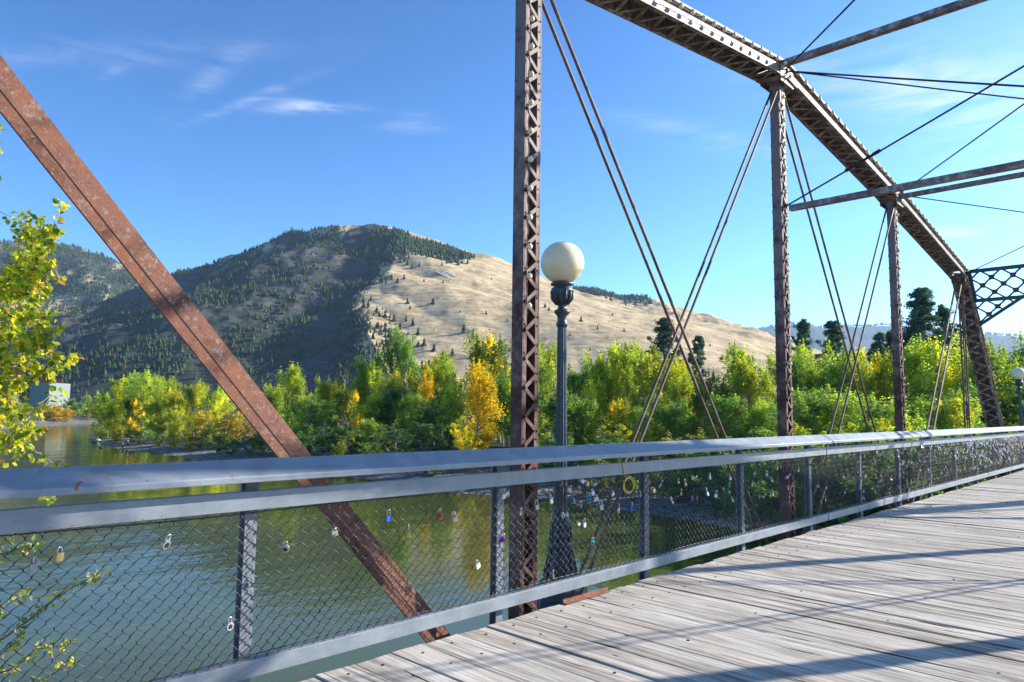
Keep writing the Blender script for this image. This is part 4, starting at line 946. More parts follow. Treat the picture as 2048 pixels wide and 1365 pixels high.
# wooded foot of the spur and low brush over the dry slope
r_ = np.random.default_rng(88); pp = []
for k in range(420):
    t = r_.random(); px = 690+175*t+r_.normal()*16; py = 600+160*r_.random()**.9
    if px > 735+(py-590)*.75+r_.normal()*25: continue
    pp.append(ray_ground(px, py, 640, 1900, 160))
pp = np.array(pp); o = link_mesh('forest', conifer_batch(pp, 5+7*r_.random(len(pp)), 'forest', 6, 12, (.045, .075, .03))); tag(o, 'scattered young conifers at the wooded foot of the rocky spur', 'forest', kind='stuff')
pp = []
for k in range(520):
    c_ = random.choice([(1060, 585, 40, 6), (1150, 640, 60, 10), (1260, 655, 70, 14), (880, 590, 60, 20), (1000, 640, 90, 25), (860, 655, 40, 20), (1400, 685, 80, 8), (1120, 665, 80, 20), (930, 560, 60, 20)])
    px = c_[0]+r_.normal()*c_[2]; py = c_[1]+r_.normal()*c_[3]+(px-c_[0])*.30
    pp.append(ray_ground(px, py, 640, 1900, 160))
pp = np.array(pp); o = link_mesh('brush', conifer_batch(pp, 1.2+2.0*r_.random(len(pp))**2, 'brush', 6, 13, (.13, .085, .065))); tag(o, 'low brown brush dotted over the dry tan hillside', 'brush', kind='stuff')

# ------------------------------------------------------------------ words for labels
ORD = "first second third fourth fifth sixth seventh eighth ninth tenth eleventh twelfth thirteenth fourteenth fifteenth sixteenth seventeenth eighteenth nineteenth twentieth".split()
TENS = {2: 'twenty', 3: 'thirty', 4: 'forty', 5: 'fifty', 6: 'sixty', 7: 'seventy', 8: 'eighty', 9: 'ninety'}
def ordinal(n):
    if n <= 20: return ORD[n-1]
    if n % 10 == 0: return {3: 'thirtieth', 4: 'fortieth', 5: 'fiftieth', 6: 'sixtieth', 7: 'seventieth', 8: 'eightieth', 9: 'ninetieth'}[n//10]
    return TENS[n//10]+'-'+ORD[n % 10-1]
def zone(px):
    for lim, t in ((204, 'on the far bank'), (505, 'in the island grove'), (1030, 'between rusty bars and nearest post'), (1560, 'between nearest and second posts'), (1790, 'between second and third posts'), (1950, 'between third post and end post')):
        if px < lim: return t
    return 'beyond the inclined end post'
DESC = dict(green=('green cottonwood', 'tree'), lime=('bright lime cottonwood', 'tree'), mixed=('green cottonwood mottled yellow', 'tree'), yellow=('golden yellow cottonwood', 'tree'), dark=('rounded dark green tree', 'tree'), gold=('low golden autumn tree', 'tree'), bare=('leafless grey tree', 'tree'),
            shrub_green=('green bank shrub', 'shrub'), shrub_dark=('dark green bank shrub', 'shrub'), shrub_tan=('tan brushy shrub', 'shrub'), shrub_gold=('golden shrub', 'shrub'), shrub_red=('low reddish shrub', 'shrub'), pine=('tall dark pine', 'pine'), lone=('small hillside pine', 'pine'))
bz = {}
for rec in PLANTS: bz.setdefault((rec[1], zone(rec[2])), []).append(rec)
for (key, zn), L_ in bz.items():
    L_.sort(key=lambda r: r[2])
    for i, rec in enumerate(L_):
        d, c_ = DESC[key]
        lab = f"{d} {zn}" if len(L_) == 1 else f"{d}, {ordinal(i+1)} such from the left {zn}"
        if key == 'bare' or len(L_) == 1: lab = lab+' behind the river'
        lab = lab.replace(' behind the river', '') if len(lab.split()) > 13 else lab
        tag(rec[0], lab, c_, {'tree': 'riverside trees', 'shrub': 'bank shrubs', 'pine': 'pines'}[c_] if key != 'lone' else 'pines on the dry hillside')

# ------------------------------------------------------------------ near sapling with big leaves (beyond the railing at the left)
def sapling():
    r = np.random.default_rng(17); root = at_depth(-105, 1300, 5.5); root[2] = -5.0
    o = empty('cottonwood_sapling', root); tag(o, 'close leafy sapling with large yellow-green leaves overhanging the water at the left edge', 'sapling')
    R0 = np.array(root); tm = MB(); tw = MB(); base = at_depth(-100, 1420, 5.5)
    trunk_pts = [root, root+(base-root)*.5+np.array([.05, .03, 0]), base, at_depth(-70, 1180, 5.4), at_depth(-60, 950, 5.4), at_depth(-50, 700, 5.4), at_depth(-40, 420, 5.5)]
    tm.tube([tuple(p-R0) for p in trunk_pts], [.05, .042, .036, .030, .024, .014, .005], 8)
    stems = [[(-66, 1050), (-30, 900), (5, 800), (28, 650), (42, 520), (50, 430)], [(-60, 950), (-10, 860), (35, 730), (75, 570), (98, 480), (120, 412)], [(-50, 700), (-25, 450), (0, 262)], [(-40, 850), (30, 780), (90, 738), (150, 714)], [(-50, 800), (20, 760), (75, 700), (112, 655)],
             [(-58, 950), (10, 880), (60, 840), (108, 785)], [(-60, 1000), (10, 935), (60, 895), (118, 935)], [(-64, 1130), (20, 1100), (62, 1092)], [(-80, 1330), (30, 1262), (100, 1205), (160, 1165), (200, 1150)], [(-85, 1380), (20, 1340), (70, 1300), (132, 1290)], [(-80, 1300), (-10, 1230), (45, 1190)], [(-75, 1200), (-20, 1130), (20, 1075)],
             [(-85, 1365), (0, 1310), (40, 1280)], [(-50, 720), (15, 640), (60, 590), (118, 560)], [(-80, 1340), (40, 1385), (135, 1330)], [(-60, 980), (0, 960), (70, 965), (98, 1000)]]
    samples = []; spts = []
    for st in stems:
        bb = 5.15+r.random()*.5; P = [at_depth(x, y, bb+.06*r.normal()) for x, y in st]; fine = []
        for i in range(len(P)-1):
            for k in range(5): fine.append(P[i]+(P[i+1]-P[i])*k/5+r.normal(size=3)*.004)
        fine.append(P[-1]); tw.tube([tuple(p-R0) for p in fine], list(np.linspace(.010, .0028, len(fine))), 5); spts += fine
        for i in range(3, len(fine)): samples.append((fine[i], (fine[i]-fine[i-1]), 3 if st[-1][1] < 1000 else 4))
        samples.append((fine[-1], fine[-1]-fine[-2], 7))
    spts = np.array(spts)
    xr = lambda y: np.interp(y, [425, 450, 480, 520, 560, 600, 640, 680, 710, 730, 760, 800, 850, 900, 940], [55, 118, 112, 98, 88, 90, 98, 92, 130, 126, 120, 95, 84, 50, 60])
    xl_ = lambda y: np.interp(y, [425, 470, 520, 560, 600], [40, 30, 22, 0, -50])
    n = 0
    while n < 340:
        y = 430+470*r.random()**.85; x = xl_(y)+(xr(y)-xl_(y))*r.random()
        if y > 800 and r.random() < .45: continue
        if x > 52 and 742 < y < 850 and r.random() < .85: continue
        c = at_depth(x, y, 5.0+.8*r.random()); j = np.argmin(((spts-c)**2).sum(1)); q = spts[j]
        mid = (q+c)/2+np.array([0, 0, -.01]); tw.tube([tuple(q-R0), tuple(mid-R0), tuple(c-R0)], [.003, .0022, .0014], 4, False)
        samples.append((c, c-q, 6)); samples.append(((c+q)/2, c-q, 3)); n += 1
    V = []; F = []; cc = []
    for (p, d, k) in samples:
        d = d/(np.linalg.norm(d)+1e-9)
        for _ in range(k):
            if r.random() < .1: continue
            x_, y_, _z = proj(p); low = y_ > 990
            s = (.036+.030*r.random())*(.85 if low else 1.); u = d*.5+r.normal(size=3)*.6+np.array([0, 0, -.55 if not low else .0]); u /= np.linalg.norm(u); w_ = r.normal(size=3); v = np.cross(u, w_); v /= np.linalg.norm(v); nn = np.cross(u, v)
            st = p+r.normal(size=3)*.014; b0 = st+u*.014; fold = .22; wd = s*.40
            tip = b0+u*s-nn*s*.16; m1 = b0+u*s*.33; m2 = b0+u*s*.68-nn*s*.05
            pts = [b0, m1+v*wd+nn*wd*fold, m2+v*wd*.72+nn*wd*fold, tip, m2-v*wd*.72+nn*wd*fold, m1-v*wd+nn*wd*fold, m1, m2]
            o_ = len(V); V += [q-R0 for q in pts]; F += [(o_, o_+1, o_+6, o_+6), (o_+6, o_+1, o_+2, o_+7), (o_+7, o_+2, o_+3, o_+3), (o_, o_+6, o_+5, o_+5), (o_+6, o_+7, o_+4, o_+5), (o_+7, o_+3, o_+4, o_+4)]
            t = r.random()
            col = np.array((.15, .22, .03) if t < .26 else (.36, .38, .035) if t < .58 else (.62, .54, .05) if t < .93 else (.45, .25, .06))
            if low and r.random() < .55: col = np.array((.45, .36, .20) if r.random() < .5 else (.22, .28, .10))
            col = col*(.75+.5*r.random())*1.35; cc += [col]*6
    F2 = [tuple(dict.fromkeys(f)) for f in F]; me = bpy.data.meshes.new('foliage'); me.from_pydata([tuple(v) for v in V], [], F2); me.update()
    at = me.attributes.new('Col', 'FLOAT_COLOR', 'FACE'); c4 = np.ones((len(F2), 4), np.float32); c4[:, :3] = np.array(cc); at.data.foreach_set('color', c4.ravel()); me.materials.append(M_LEAF)
    link_mesh('foliage', me, o); tm.build('trunk', M_TWIG, o); tw.build('twigs', M_TWIG, o)
sapling()

# ================================================================== LAMP POSTS
def lamp(x, y, z0=-.40, zg=3.02):
    o = empty('lamp_post', (x, y, z0)); h = zg-z0
    m = MB(); m.lathe([(.30, 0), (.30, .10), (.27, .13), (.26, .22), (.22, .26)], 8, smooth=False); m.build('pedestal', M_LAMPIRON, o, None, .006)
    m = MB(); m.lathe([(.20, .26), (.165, .30), (.15, .36), (.118, .52), (.110, .585), (.128, .60), (.128, .625), (.104, .64), (.092, .77), (.086, .80), (.104, .815), (.104, .84), (.078, .86), (.072, .93)], 20, flute=.0)
    for k in range(10):
        a = 2*pi*k/10; c, s = cos(a), sin(a); m.tube([(.158*c, .158*s, .31), (.120*c, .120*s, .50), (.110*c, .110*s, .58)], [.022, .016, .013], 6); m.tube([(.105*c, .105*s, .65), (.094*c, .094*s, .79)], [.014, .012], 6)
    m.build('base', M_LAMPIRON, o)
    m = MB(); m.lathe([(.066, .92), (.060, 1.2), (.053, 2.0), (.047, 2.78)], 24, flute=.13, smooth=False); m.build('shaft', M_LAMPIRON, o)
    m = MB(); zt = h; m.lathe([(.050, 2.76), (.058, 2.78), (.058, 2.80), (.048, 2.82), (.048, 2.87), (.076, 2.90), (.084, 2.915), (.076, 2.93), (.045, 2.945), (.040, 2.97), (.052, 2.99), (.095, 3.04), (.112, 3.12), (.110, 3.155), (.086, 3.165), (.086, 3.18), (.118, 3.19), (.118, 3.205), (.075, 3.225)], 24)
    for k in range(12):
        a = 2*pi*k/12; c, s = cos(a), sin(a); m.tube([(.060*c, .060*s, 2.99), (.100*c, .100*s, 3.05), (.113*c, .113*s, 3.13)], [.010, .017, .011], 6)
    m.build('lamp_cup', M_LAMPIRON, o)
    m = MB(); m.ball((0, 0, 3.42), .222, 40, 24, (1, 1, .985)); g = m.build('globe', M_GLOBE, o)
    return o
l1 = lamp(-4.6, 5.47); tag(l1, 'near dark iron lamp post with a cream globe just right of the nearest truss post', 'street lamp', 'cream globe lamp posts')
l2 = lamp(-4.6, 30.6); tag(l2, 'distant lamp post with a cream globe beyond the inclined end post', 'street lamp', 'cream globe lamp posts')
for yy in (5.47, 30.6):
    m = MB(); m.box((-4.58, yy, -.47), (.85, .20, .13)); bpart(m, 'lamp_bracket', M_STEEL)
# rusty strip along the deck edge
m = MB(); p0 = at_plane_z(1127, 1197, .02); p1 = at_plane_z(1211, 1180, .02); m.box((-3.715, (4.46+5.02)/2, .014), (.010, .58, .036)); m.box((-3.695, (4.46+5.02)/2, .006), (.032, .58, .006))
o = m.build('steel_angle', M_RUST); tag(o, 'short rusty steel angle strip lying along the deck edge under the lamp post', 'steel strip')

# ================================================================== STRING LIGHTS
def bulb_string(pts, step, label, off=(0, 0, 0), nmax=90, r=.027):
    pts = [Vector(p) for p in pts]; o = empty('string_light', pts[0]); O = Vector(o.location); tag(o, label, 'string lights', 'bulb strings along the truss')
    segs = []; acc = 0; tot = sum((pts[i+1]-pts[i]).length for i in range(len(pts)-1)); n = min(nmax, int(tot/step)); m = MB(); cab = []; rr = random.Random(int(tot*100))
    bm_ = MB(); bm_.ball((0, 0, 0), r, 10, 7); bme = bm_.mesh('bulb', M_BULB); sm_ = MB(); sm_.tube([(0, 0, 0), (0, 0, .028)], .012, 6); sme = sm_.mesh('socket', M_CABLE)
    def pos(s):
        for i in range(len(pts)-1):
            l = (pts[i+1]-pts[i]).length
            if s <= l or i == len(pts)-2: return pts[i]+(pts[i+1]-pts[i])*(s/l)
            s -= l
    for k in range(n*4+1):
        s = tot*k/(n*4); cab.append(pos(s)+Vector((rr.uniform(-.004, .012), rr.uniform(-.012, .012), rr.uniform(-.01, .01)))-O)
    m.tube(cab, .005, 5); m.build('cable', M_CABLE, o)
    for k in range(n):
        p = pos(tot*(k+.5)/n)+Vector((.028, 0, -.02)); b = link_mesh('bulb', bme, o); b.location = p-O; s_ = link_mesh('socket', sme, b); s_.location = (0, 0, .012)
xs_ = XT+.066+.018
bulb_string([(xs_, 4.50-.078, 2.30), (xs_, 4.50-.078, UZ[2]-.1)], .25, 'string of pale bulbs running up the nearest truss post')
bulb_string([(xs_, 9.85-.05, 1.7), (xs_, 9.85-.05, UZ[3]-.2)], .33, 'string of pale bulbs running up the second truss post')
bulb_string([(xs_, 15.15-.05, 1.7), (xs_, 15.15-.05, UZ[4]-.2)], .33, 'string of pale bulbs running up the third truss post')
xc = XT+.135+.052+.012
for i, nm in ((1, 'leftmost top chord, mostly out of frame'), (2, 'top chord between nearest and second posts'), (3, 'top chord between second and third posts'), (4, 'top chord between third post and end post')):
    bulb_string([(xc, YN[i]+.1, UZ[i]+.055), (xc, YN[i+1]-.1, UZ[i+1]+.055)], .27 if i != 2 else .25, 'string of pale bulbs along the '+nm)
bulb_string([(xc, YN[5]+.9, UZ[5]-1.0+.1), (xc, YN[6]-1.3, LZ+1.5+.1)], .5, 'string of pale bulbs down the inclined end post', r=.02)

# ================================================================== PADLOCKS
def lock_mesh(kind):
    b = MB(); s = MB(); d = None; w_, h_, t_ = .040, .036, .017
    arch = lambda wd, top, bot: [(0, -wd, -bot), (0, -wd, -.012), (0, -wd*.7, -.003), (0, 0, top), (0, wd*.7, -.003), (0, wd, -.012), (0, wd, -bot)]
    if kind == 'box':
        b.box((0, 0, -.030-h_/2+.004), (t_, w_, h_)); s.tube(arch(.012, .001, .030), .0033, 6)
    elif kind == 'tall':
        b.box((0, 0, -.048-h_/2), (t_, w_*.8, h_*1.15)); s.tube(arch(.011, .001, .050), .0033, 6)
    else:
        n = 18; V = [(-.009, .024*cos(2*pi*k/n), -.052+.024*sin(2*pi*k/n)) for k in range(n)]+[(.009, .024*cos(2*pi*k/n), -.052+.024*sin(2*pi*k/n)) for k in range(n)]
        b.add(V, [tuple(range(n-1, -1, -1)), tuple(range(n, 2*n))]+[(k, (k+1) % n, n+(k+1) % n, n+k) for k in range(n)]); s.tube(arch(.013, .001, .034), .0036, 6)
        d = MB(); V = [(.0095, .014*cos(2*pi*k/n), -.052+.014*sin(2*pi*k/n)) for k in range(n)]+[(.014, .012*cos(2*pi*k/n), -.052+.012*sin(2*pi*k/n)) for k in range(n)]
        d.add(V, [tuple(range(n, 2*n))]+[(k, (k+1) % n, n+(k+1) % n, n+k) for k in range(n)])
    return b, s, d
LM = {}
for kd in ('box', 'tall', 'round'):
    b, s, d = lock_mesh(kd)
    LM[kd] = (b.mesh('body', M_LOCKM), b.mesh('body', M_LOCKP), s.mesh('shackle', M_SHACK), d.mesh('dial', M_DIAL) if d else None)
    s_all = MB(); s_all.v = list(b.v); s_all.f = list(b.f); s_all.sm = list(b.sm); s_all.add(s.v, s.f, True); LM[kd+'_far'] = s_all.mesh('padlock', M_LOCKM)
LC = dict(silver=((.62, .63, .65), 1), brass=((.62, .47, .20), 1), cream=((.80, .76, .62), 0), white=((.80, .80, .80), 0), blue=((.04, .16, .55), 0), cyan=((.03, .45, .60), 0), teal=((.05, .48, .40), 0), red=((.60, .03, .02), 0), orange=((.75, .28, .08), 0), yellow=((.80, .60, .06), 0), purple=((.40, .05, .55), 0), pink=((.80, .15, .30), 0), black=((.03, .03, .035), 0), green=((.08, .35, .12), 0), copper=((.50, .22, .12), 1))
LOCKS = []; LN = 0
def lock(y, z, colr, kind=None, far=False, tilt=None):
    global LN
    c_, metal = LC[colr]; kind = kind or random.choice(('box', 'box', 'tall', 'round')); x = MX+random.uniform(.006, .016)
    rx = random.gauss(0, .28) if tilt is None else tilt; rzz = random.gauss(0, .5)
    if far: o = link_mesh('padlock', LM[kind+'_far']); o.color = c_+(1,)
    else:
        o = empty('padlock'); bm_, bp_, sh, di = LM[kind]; b = link_mesh('body', bm_ if metal else bp_, o); b.color = c_+(1,); link_mesh('shackle', sh, o)
        if di: link_mesh('dial', di, b)
    o.location = (x, y, z); o.rotation_euler = (rx, random.gauss(.1, .2), rzz); k = random.choice((.55, .65, .75)) if y > 9 else random.choice((.62, .75, .85, .95)) if y > 3.6 else random.uniform(.85, 1.0); o.scale = (k, k, k); LOCKS.append((o, y, z, colr)); LN += 1
HAND = [(69, 1124, 'silver', 'box', .3), (120, 1104, 'brass', 'box', 0), (338, 1078, 'silver', 'round', 0), (571, 1091, 'silver', 'round', .1), (668, 1064, 'cream', 'box', .3), (460, 1243, 'silver', 'round', 0), (778, 1026, 'blue', 'tall', 0), (818, 1056, 'yellow', 'tall', .2), (881, 1024, 'red', 'round', 0), (906, 1030, 'silver', 'tall', .3), (953, 1127, 'cream', 'box', .4),
        (1006, 1073, 'purple', 'round', 0), (1007, 984, 'cream', 'tall', .2), (1042, 1022, 'brass', 'tall', 0), (1073, 1006, 'silver', 'tall', .2), (1100, 994, 'silver', 'tall', .2), (1124, 1030, 'white', 'round', .4), (1127, 970, 'copper', 'box', -.5), (1143, 977, 'silver', 'box', -.4), (1158, 978, 'copper', 'tall', .2), (1160, 964, 'white', 'box', 1.), (1172, 966, 'orange', 'box', .7), (1177, 990, 'cyan', 'round', .1), (1184, 984, 'white', 'box', .5), (1190, 994, 'cream', 'box', .3),
        (1149, 1002, 'teal', 'round', .1), (1163, 1008, 'blue', 'tall', .1), (1200, 968, 'white', 'tall', -1.), (1201, 1006, 'silver', 'tall', .2), (1225, 987, 'white', 'box', .6), (1239, 1013, 'white', 'tall', .3), (1264, 1009, 'blue', 'tall', .1), (1155, 1050, 'white', 'box', .9), (1170, 1042, 'white', 'tall', 0), (1185, 1081, 'cyan', 'round', .3), (1106, 1146, 'brass', 'tall', .3), (1281, 987, 'silver', 'tall', .3), (1299, 963, 'orange', 'box', 0), (1303, 980, 'brass', 'box', .8),
        (1326, 965, 'silver', 'tall', .1), (1357, 961, 'silver', 'tall', .2), (1370, 962, 'orange', 'tall', 0), (1383, 955, 'silver', 'box', .6), (1364, 982, 'yellow', 'tall', 0), (1342, 998, 'white', 'round', .6), (1345, 1004, 'silver', 'box', .4), (1385, 996, 'blue', 'round', 0), (1395, 996, 'pink', 'round', .2), (1412, 980, 'silver', 'tall', 0), (1447, 979, 'teal', 'box', .8), (1459, 986, 'white', 'box', 1.), (1463, 998, 'silver', 'tall', .4), (1421, 950, 'white', 'tall', -.6), (1460, 955, 'silver', 'box', .4), (1460, 968, 'cyan', 'round', .4),
        (1433, 985, 'white', 'tall', -.2), (1506, 966, 'silver', 'box', 0), (1520, 997, 'cyan', 'box', .2), (1531, 993, 'white', 'tall', -.6), (1541, 989, 'yellow', 'tall', .3), (1545, 984, 'white', 'tall', .3), (1541, 958, 'silver', 'tall', .5), (1533, 944, 'silver', 'tall', 0), (1512, 944, 'white', 'tall', -.5), (1556, 938, 'silver', 'box', .5), (1562, 930, 'silver', 'tall', .1), (1581, 953, 'white', 'tall', -1.), (1575, 975, 'copper', 'tall', 0), (1598, 938, 'silver', 'tall', .2)]
for (px, py, cn_, kd, tl) in HAND:
    p = at_plane_x(px, py, MX+.012); lock(p[1], p[2]+.02, cn_, kd, tilt=tl)
r_ = random.Random(5)
def rcol():
    return r_.choices(['silver', 'white', 'brass', 'cream', 'blue', 'cyan', 'red', 'orange', 'yellow', 'purple', 'pink', 'black', 'teal', 'copper', 'green'], [50, 18, 14, 8, 2, 2, 1.5, 1.5, 1.5, .6, .6, 6, .6, 4, .6])[0]
random.seed(11)
far_list = []
for (y0, y1, n, zlo, zp) in ((9.5, 11.5, 19, .25, 1.2), (11.5, 13.4, 34, .25, .8), (13.4, 15.3, 46, .2, .8), (15.3, 18, 110, .3, .7), (18, 21, 230, .3, .7), (21, 25, 420, .3, .7), (25, 31, 700, .25, .8)):
    for k in range(n): far_list.append((r_.uniform(y0, y1), zlo+(.96-zlo)*(1-r_.random()**(1.5+zp)), rcol()))
far_list.sort()
keep = far_list[:300-len(HAND)]; rest = far_list[300-len(HAND):]
for (y, z, c_) in keep: lock(y, z, c_, None, y > 11.6)
# the far crowd as one object
mb = {}
kd_v = {k: (np.array([v.co[:] for v in LM[k+'_far'].vertices]), [tuple(p.vertices) for p in LM[k+'_far'].polygons]) for k in ('box', 'tall', 'round')}
m = MB(); fcol = []
for (y, z, c_) in rest:
    v, f = kd_v[r_.choice(('box', 'tall', 'round'))]; a = r_.gauss(0, .5); b_ = r_.gauss(0, .45); R = Matrix.Rotation(b_, 3, 'Z') @ Matrix.Rotation(a, 3, 'X'); Rn = np.array(R)
    m.add((v @ Rn.T)*.78+np.array([MX+r_.uniform(.008, .035), y, z]), f); fcol += [LC[c_][0]]*len(f)
me = m.mesh('padlocks', None); at = me.attributes.new('Col', 'FLOAT_COLOR', 'FACE'); c4 = np.ones((len(fcol), 4), np.float32); c4[:, :3] = fcol; at.data.foreach_set('color', c4.ravel())
mm = Mat('mixed_lock_metal'); aa = mm.node('ShaderNodeAttribute', attribute_name='Col'); mm.set(aa.outputs['Color'], .33, .35); me.materials.append(mm.m)
o = link_mesh('padlocks', me); tag(o, 'dense crowd of tiny padlocks covering the farthest wire mesh', 'padlocks', kind='stuff')
def bay(y): return max(1, int((y+.075)//1.955)+1)
bl = {}
for rec in LOCKS: bl.setdefault((rec[3], bay(rec[1])), []).append(rec)
for (c_, b_), L_ in bl.items():
    L_.sort(key=lambda r: r[1])
    for i, rec in enumerate(L_):
        lab = f"{c_} padlock, {'the only '+c_+' one' if len(L_) == 1 else ordinal(i+1)+' '+c_+' one from the left'} in the {ordinal(b_)} mesh bay"
        tag(rec[0], lab, 'padlock', 'padlocks hung on the railing mesh')
# yellow cable loop hung on the mesh
m = MB(); c0 = at_plane_x(1258, 972, MX+.02); pts = []
for turn_ in range(2):
    for k in range(25):
        a = 2*pi*k/24+.6; pts.append((MX+.014+.004*turn_, c0[1]+(.078+.006*turn_)*cos(a)+.01*turn_, c0[2]+(.068)*sin(a)+.012*turn_))
m.tube(pts, .0045, 6); top = Vector((MX+.03, c0[1]-.06, 1.02))
o = empty('cable_loop', c0); O = Vector(c0); ring_ = m.build('ring', M_YEL, o); ring_.location = -O
m = MB(); m.tube([(MX+.016, c0[1]-.03, c0[2]+.06), (MX+.02, c0[1]-.10, c0[2]+.12), (MX+.03, c0[1]-.09, .97), (-3.742, c0[1]-.10, 1.03), (-3.75, c0[1]-.11, 1.066)], .004, 6); m.tube([(MX+.016, c0[1]-.02, c0[2]+.05), (MX+.018, c0[1]-.13, c0[2]+.05), (MX+.02, c0[1]-.10, c0[2]+.13), (MX+.016, c0[1]-.01, c0[2]+.09)], .003, 6)
t_ = m.build('tail', M_YEL, o); t_.location = -O; tag(o, 'coiled yellow cable loop hanging from the mid rail on the mesh right of the lamp', 'cable')

# ================================================================== FAR THINGS
def gz(a, b): return float(height(np.array([a]), np.array([b]))[0])
# stepped pale green building with a red roof box
bz_ = 400.; pL = at_depth(58, 800, bz_); pM = at_depth(98, 800, bz_-6); pR = at_depth(128, 800, bz_); pE = at_depth(139, 800, bz_+10)
o = empty('office_building', (pM[0], pM[1], -3)); O = Vector(o.location); tag(o, 'pale green multi-storey building with a red rooftop block across the river', 'building')
ztop = at_depth(100, 768, bz_)[2]
def wallbox(pts, z0, z1, name, mat, parent=None):
    n = len(pts); V = [(p[0], p[1], z0) for p in pts]+[(p[0], p[1], z1) for p in pts]; m = MB(); m.add(V, [tuple(range(n-1, -1, -1)), tuple(range(n, 2*n))]+[(k, (k+1) % n, n+(k+1) % n, n+k) for k in range(n)])
    q = m.build(name, mat, parent or o); q.location = -O if parent is None else (0, 0, 0); return q
M_BWALL = flat('pale_green_cladding', (.20, .25, .215), .7, 0, .1, .5, .05); M_BRED = flat('red_cladding', (.45, .04, .05), .5, 0, 0, 1, .1); M_BWIN = flat('dark_slit_window', (.02, .03, .04), .2)
back = Vector(pE)-Vector((0, 0, 0)); back.z = 0; back = back.normalized()*18
P0, P1, P2, P3 = [Vector(p) for p in (pL, at_depth(83, 800, bz_-4), at_depth(97, 800, bz_-9), at_depth(128, 800, bz_+3))]
pts = [P0, P1, P2, P3, Vector(pE), Vector(pE)+back, P0+back]
wl = wallbox(pts, -3.2, ztop, 'wall', M_BWALL); pts2 = [at_depth(66, 800, bz_+6), at_depth(121, 800, bz_+6), at_depth(119, 800, bz_+20), at_depth(66, 800, bz_+20)]
wallbox(pts2, ztop, at_depth(100, 757, bz_)[2], 'roof_block', M_BRED)
wallbox([p*1.0+Vector((0, 0, 0)) for p in pts], ztop, ztop+.35, 'parapet', M_BWALL)
for (A_, B_, ts) in ((P2, P3, (.12, .42, .80)), (P3, Vector(pE), (.5,)), (P1, P2, (.5,))):
    d = (B_-A_); d.z = 0; L_ = d.length; d.normalize(); nrm = Vector((d.y, -d.x, 0))
    for t in ts:
        for fl in (3.2, 6.4, 9.6):
            m = MB(); c = A_+d*(L_*t); c.z = -3+fl; wd = 1.9 if t == .80 else 1.3 if t == .5 else .6; m.bar(c-d*wd/2, c+d*wd/2, .10, .55, nrm); w0 = m.build('window', M_BWIN, wl); w0.location = (0, 0, 0)
# utility poles
for i, (px, top) in enumerate(((205, 803), (214, 804))):
    p = at_depth(px, top, 380); m = MB(); o = empty('utility_pole', (p[0], p[1], -3.0)); O = Vector(o.location); m.tube([(0, 0, -.5), (0, 0, p[2]+3)], [.17, .12], 8); m.build('pole', M_BARK, o)
    m = MB(); m.box((0, 0, p[2]+3-.6), (2.6, .12, .14), Matrix.Rotation(YAW, 3, 'Z')); m.build('crossarm', M_BARK, o); tag(o, ['wooden utility pole at the river bend, the left one of two', 'wooden utility pole at the river bend, the right one of two, nearest the grove'][i], 'utility pole', 'utility poles at the bend')
# anglers on the gravel spit
def person(px, py, h, shirt, trous, label, pose=0.):
    f = at_plane_z(px, py, WZ+.12); a_, b_ = xy2ab(f[0], f[1]); f[2] = max(gz(a_, b_), WZ-.05); k = h/1.75
    o = empty('person', f, .6+pose); o.scale = (k, k, k); tag(o, label, 'person')
    J = dict(pel=(0, 0, .95), ch=(0, 0, 1.32), nk=(0, 0, 1.48), hd=(0, .02, 1.66), ls=(-.18, 0, 1.40), rs=(.18, 0, 1.40), le=(-.24, .05, 1.14), re=(.26, .10, 1.16), lh=(-.22, .20, .95), rh=(.22, .34, 1.10), lk=(-.10, .03, .50), rk=(.11, -.02, .50), lf=(-.11, 0, .06), rf=(.12, -.04, .06), lt=(-.12, .16, .03), rt=(.14, .12, .03))
    def skin(name, keys, edges, rad, mat, parent):
        me = bpy.data.meshes.new(name); me.from_pydata([J[q] for q in keys], [(keys.index(a), keys.index(b)) for a, b in edges], []); me.materials.append(mat); ob = link_mesh(name, me, parent)
        md = ob.modifiers.new('skin', 'SKIN'); md.use_smooth_shade = True
        for i, q in enumerate(keys): me.skin_vertices[0].data[i].radius = (rad[q], rad[q])
        me.skin_vertices[0].data[0].use_root = True; sd = ob.modifiers.new('sub', 'SUBSURF'); sd.levels = 1; sd.render_levels = 1; return ob
    ks = ['pel', 'ch', 'nk', 'hd', 'ls', 'rs', 'le', 're', 'lh', 'rh', 'lk', 'rk', 'lf', 'rf', 'lt', 'rt']
    ed = [('pel', 'ch'), ('ch', 'nk'), ('nk', 'hd'), ('ch', 'ls'), ('ch', 'rs'), ('ls', 'le'), ('le', 'lh'), ('rs', 're'), ('re', 'rh'), ('pel', 'lk'), ('lk', 'lf'), ('pel', 'rk'), ('rk', 'rf'), ('lf', 'lt'), ('rf', 'rt')]
    rad = dict(pel=.14, ch=.15, nk=.06, hd=.115, ls=.06, rs=.06, le=.045, re=.045, lh=.035, rh=.035, lk=.065, rk=.065, lf=.045, rf=.045, lt=.04, rt=.04)
    b = skin('body', ks, ed, rad, flat('skin_tone', (.45, .27, .19), .6), o)
    k2 = ['pel', 'ch', 'ls', 'rs', 'le', 're']; skin('shirt', k2, [('pel', 'ch'), ('ch', 'ls'), ('ch', 'rs'), ('ls', 'le'), ('rs', 're')], {q: rad[q]+.025 for q in k2}, shirt, o)
    k3 = ['pel', 'lk', 'rk', 'lf', 'rf']; skin('trousers', k3, [('pel', 'lk'), ('pel', 'rk'), ('lk', 'lf'), ('rk', 'rf')], {q: rad[q]+.025 for q in k3}, trous, o)
    m = MB(); m.ball((0, 0, 1.71), .125, 10, 6, (1, 1, .75)); m.build('hair', flat('dark_hair', (.04, .03, .02), .7), o)
